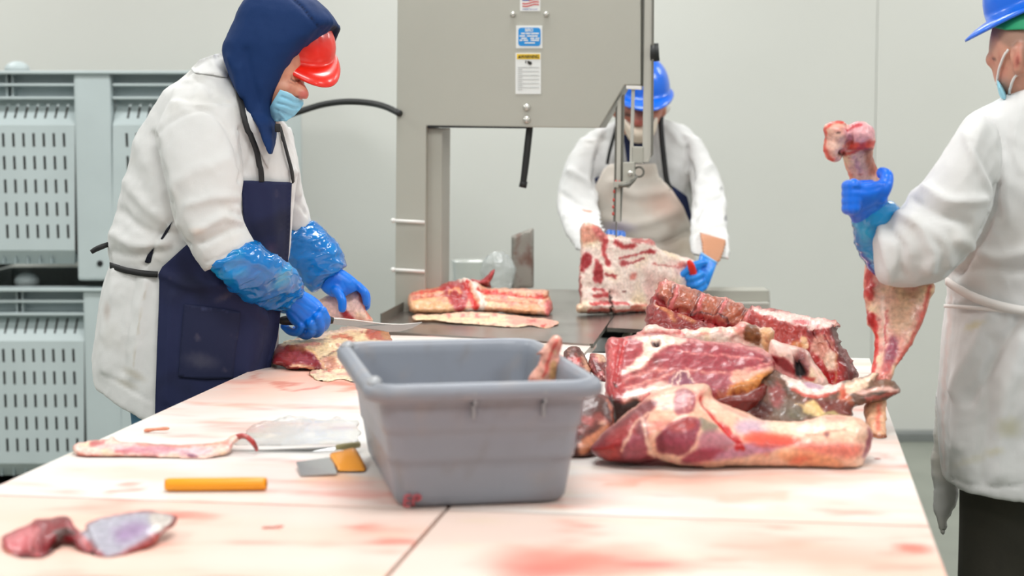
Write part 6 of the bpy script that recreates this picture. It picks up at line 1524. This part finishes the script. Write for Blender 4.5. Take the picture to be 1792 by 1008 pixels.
C = paint(C, V, pix(V), [('p', [(1742, 46), (1890, 40), (1890, 130), (1800, 120), (1790, 76), (1782, 76), (1772, 84), (1758, 78), (1744, 66)], (142, 112, 96), 5, 0.75), ('e', 1780, 104, 7, 15, 0.1, (206, 128, 112), 0.5, 0.8), ('e', 1780, 108, 3, 8, 0.1, (150, 74, 66), 0.6, 0.8), ('e', 1739, 104, 3, 3, 0, (80, 50, 46), 0.5, 0.8), ('e', 1752, 130, 10, 14, 0, (214, 140, 122), 0.9, 0.6)], warp=0.5)
obj('body', (V, F), SKIN, m3, C)
obj('hard_hat', hardhat(P(1831, -1, 3.78), (-0.80, 0.25, -0.36), (-0.36, 0.05, 0.92), 0.130, 0.112, 0.12, 0.042, 0.010), BLUEH, m3)
hs3 = Surf(*loft(HD3, 28, 6))
g = patch(hs3, [(1738, 48), (1760, 53), (1790, 52), (1830, 58), (1840, 10), (1780, 12), (1745, 30)], 0.003, 0.004, 4, False, 1)
obj('hair_net', g, mat('green_hair_net', (28, 150, 104), 0.6), m3)
g = blob([(1744, 140), (1752, 146), (1760, 160), (1762, 174), (1756, 178), (1748, 164)], 3.78, 0.06, 2.5, tb=0.05)
mk3 = obj('face_mask', g, MASK, m3, solid(g[0], (150, 208, 226)))
obj('mask_loop', strap(hs3, [(1768, 86), (1760, 98), (1752, 120), (1748, 148)], 0.005, 0.003, 0.004), WSTR, mk3)
obj('mask_loop', strap(hs3, [(1788, 122), (1778, 134), (1771, 150), (1769, 166)], 0.005, 0.003, 0.004), WSTR, mk3)
ts3 = Surf(V := t3[0], t3[1])
apn = [(1662, 505), (1690, 520), (1690, 700), (1672, 884), (1657, 912), (1649, 937), (1637, 893), (1632, 806), (1641, 700), (1651, 590)]
g = blob(apn, 3.95, 0.012, 4, smooth=False, rough=1.5); Vg, Fg = g; Vg = Vg + normals(Vg, Fg) * (0.006 * ridge(Vg, 14, 2, 3))[:, None]
ap3 = obj('apron', (Vg, Fg), COAT, m3, mixc(coat_cols(Vg, 51, 0.3), (206, 202, 190), sm(-0.2, 0.4, fbm(Vg, 10, 3, 4)) * 0.6))
obj('apron_string', strap(ts3, [(1664, 488), (1690, 508), (1730, 528), (1780, 542), (1830, 548), (1900, 546)], 0.019, 0.003, 0.012), WSTR, ap3)
obj('apron_string', strap(ts3, [(1660, 536), (1690, 537), (1740, 542), (1790, 548)], 0.008, 0.003, 0.010), WSTR, ap3)
SL3 = [(1490, 390, 1543, 350, 3.545, .036), (1494, 412, 1562, 354, 3.56, .046), (1500, 436, 1578, 372, 3.585, .052), (1516, 464, 1595, 400, 3.61, .054), (1536, 486, 1606, 430, 3.63, .05)]
V, F = crinkle(*loft(SL3, 64, 14), 0.0055, 12)
C = solid(V, (8, 140, 204)); C = mixc(C, (40, 166, 216), sm(0.1, 0.5, fbm(V, 12, 3, 3))); C = paint(C, V, pix(V), [('p', [(1500, 440), (1520, 455), (1535, 490), (1515, 470)], (60, 90, 190), 5, 0.8)])
obj('plastic_sleeve', (V, F), FILMB, m3, C)
R3 = .0135
ph = loft([(1494, 395, 1552, 352, 3.545, .034), (1485, 370, 1554, 343, 3.515, .036), (1482, 345, 1552, 330, 3.495, .030), (1486, 322, 1548, 316, 3.49, .020)], 24, 6)
fg3 = [finger([(1494, y, 3.475), (1484, y + 1, 3.50), (1486, y + 1, 3.545), (1506, y, 3.575), (1524, y - 1, 3.57)], R3) for y in (325, 338, 351, 364)]
g, C = glove([ph] + fg3 + [finger([(1540, 345, 3.49), (1550, 325, 3.49), (1552, 308, 3.505), (1544, 303, 3.53)], R3 * 1.1)], 0.0034, 9, (8, 108, 228), folds=[([(1540, 318), (1550, 316), (1558, 318)], 1.6, -0.0015), ([(1540, 311), (1550, 309), (1558, 311)], 1.6, -0.0015), ([(1500, 375), (1530, 362), (1550, 345)], 3, -0.0015), ([(1495, 330), (1520, 335), (1540, 330)], 4, -0.0015)])
obj('glove', g, GLOVE, m3, C)
pr3 = loft([(1948, 560, 2006, 578, 3.48, .034), (1938, 590, 1998, 604, 3.45, .030), (1930, 625, 1984, 636, 3.42, .022)], 20, 5)
fr3 = [finger([(1936 + 15 * i, 628 + 2 * i, 3.42), (1930 + 15 * i, 655 + 2 * i, 3.40), (1936 + 14 * i, 675 + i, 3.42)], .0115) for i in range(4)]
g, C = glove([pr3] + fr3 + [finger([(1942, 590, 3.44), (1918, 612, 3.41), (1914, 636, 3.41)], .0125)], 0.0036, 11, (8, 108, 228))
obj('glove', g, GLOVE, m3, C)
for s in (-1, 1):
    xx = x3 + 0.04 + s * 0.115
    obj('trouser_leg', leg_geo(xx - 0.0 * (s < 0), 3.8, 0.92, xx, 3.8, 0.105, 0.085, 0.10), TROU, m3)
    obj('boot', boot(xx, 3.82, math.pi * 0.75), BOOT, m3)
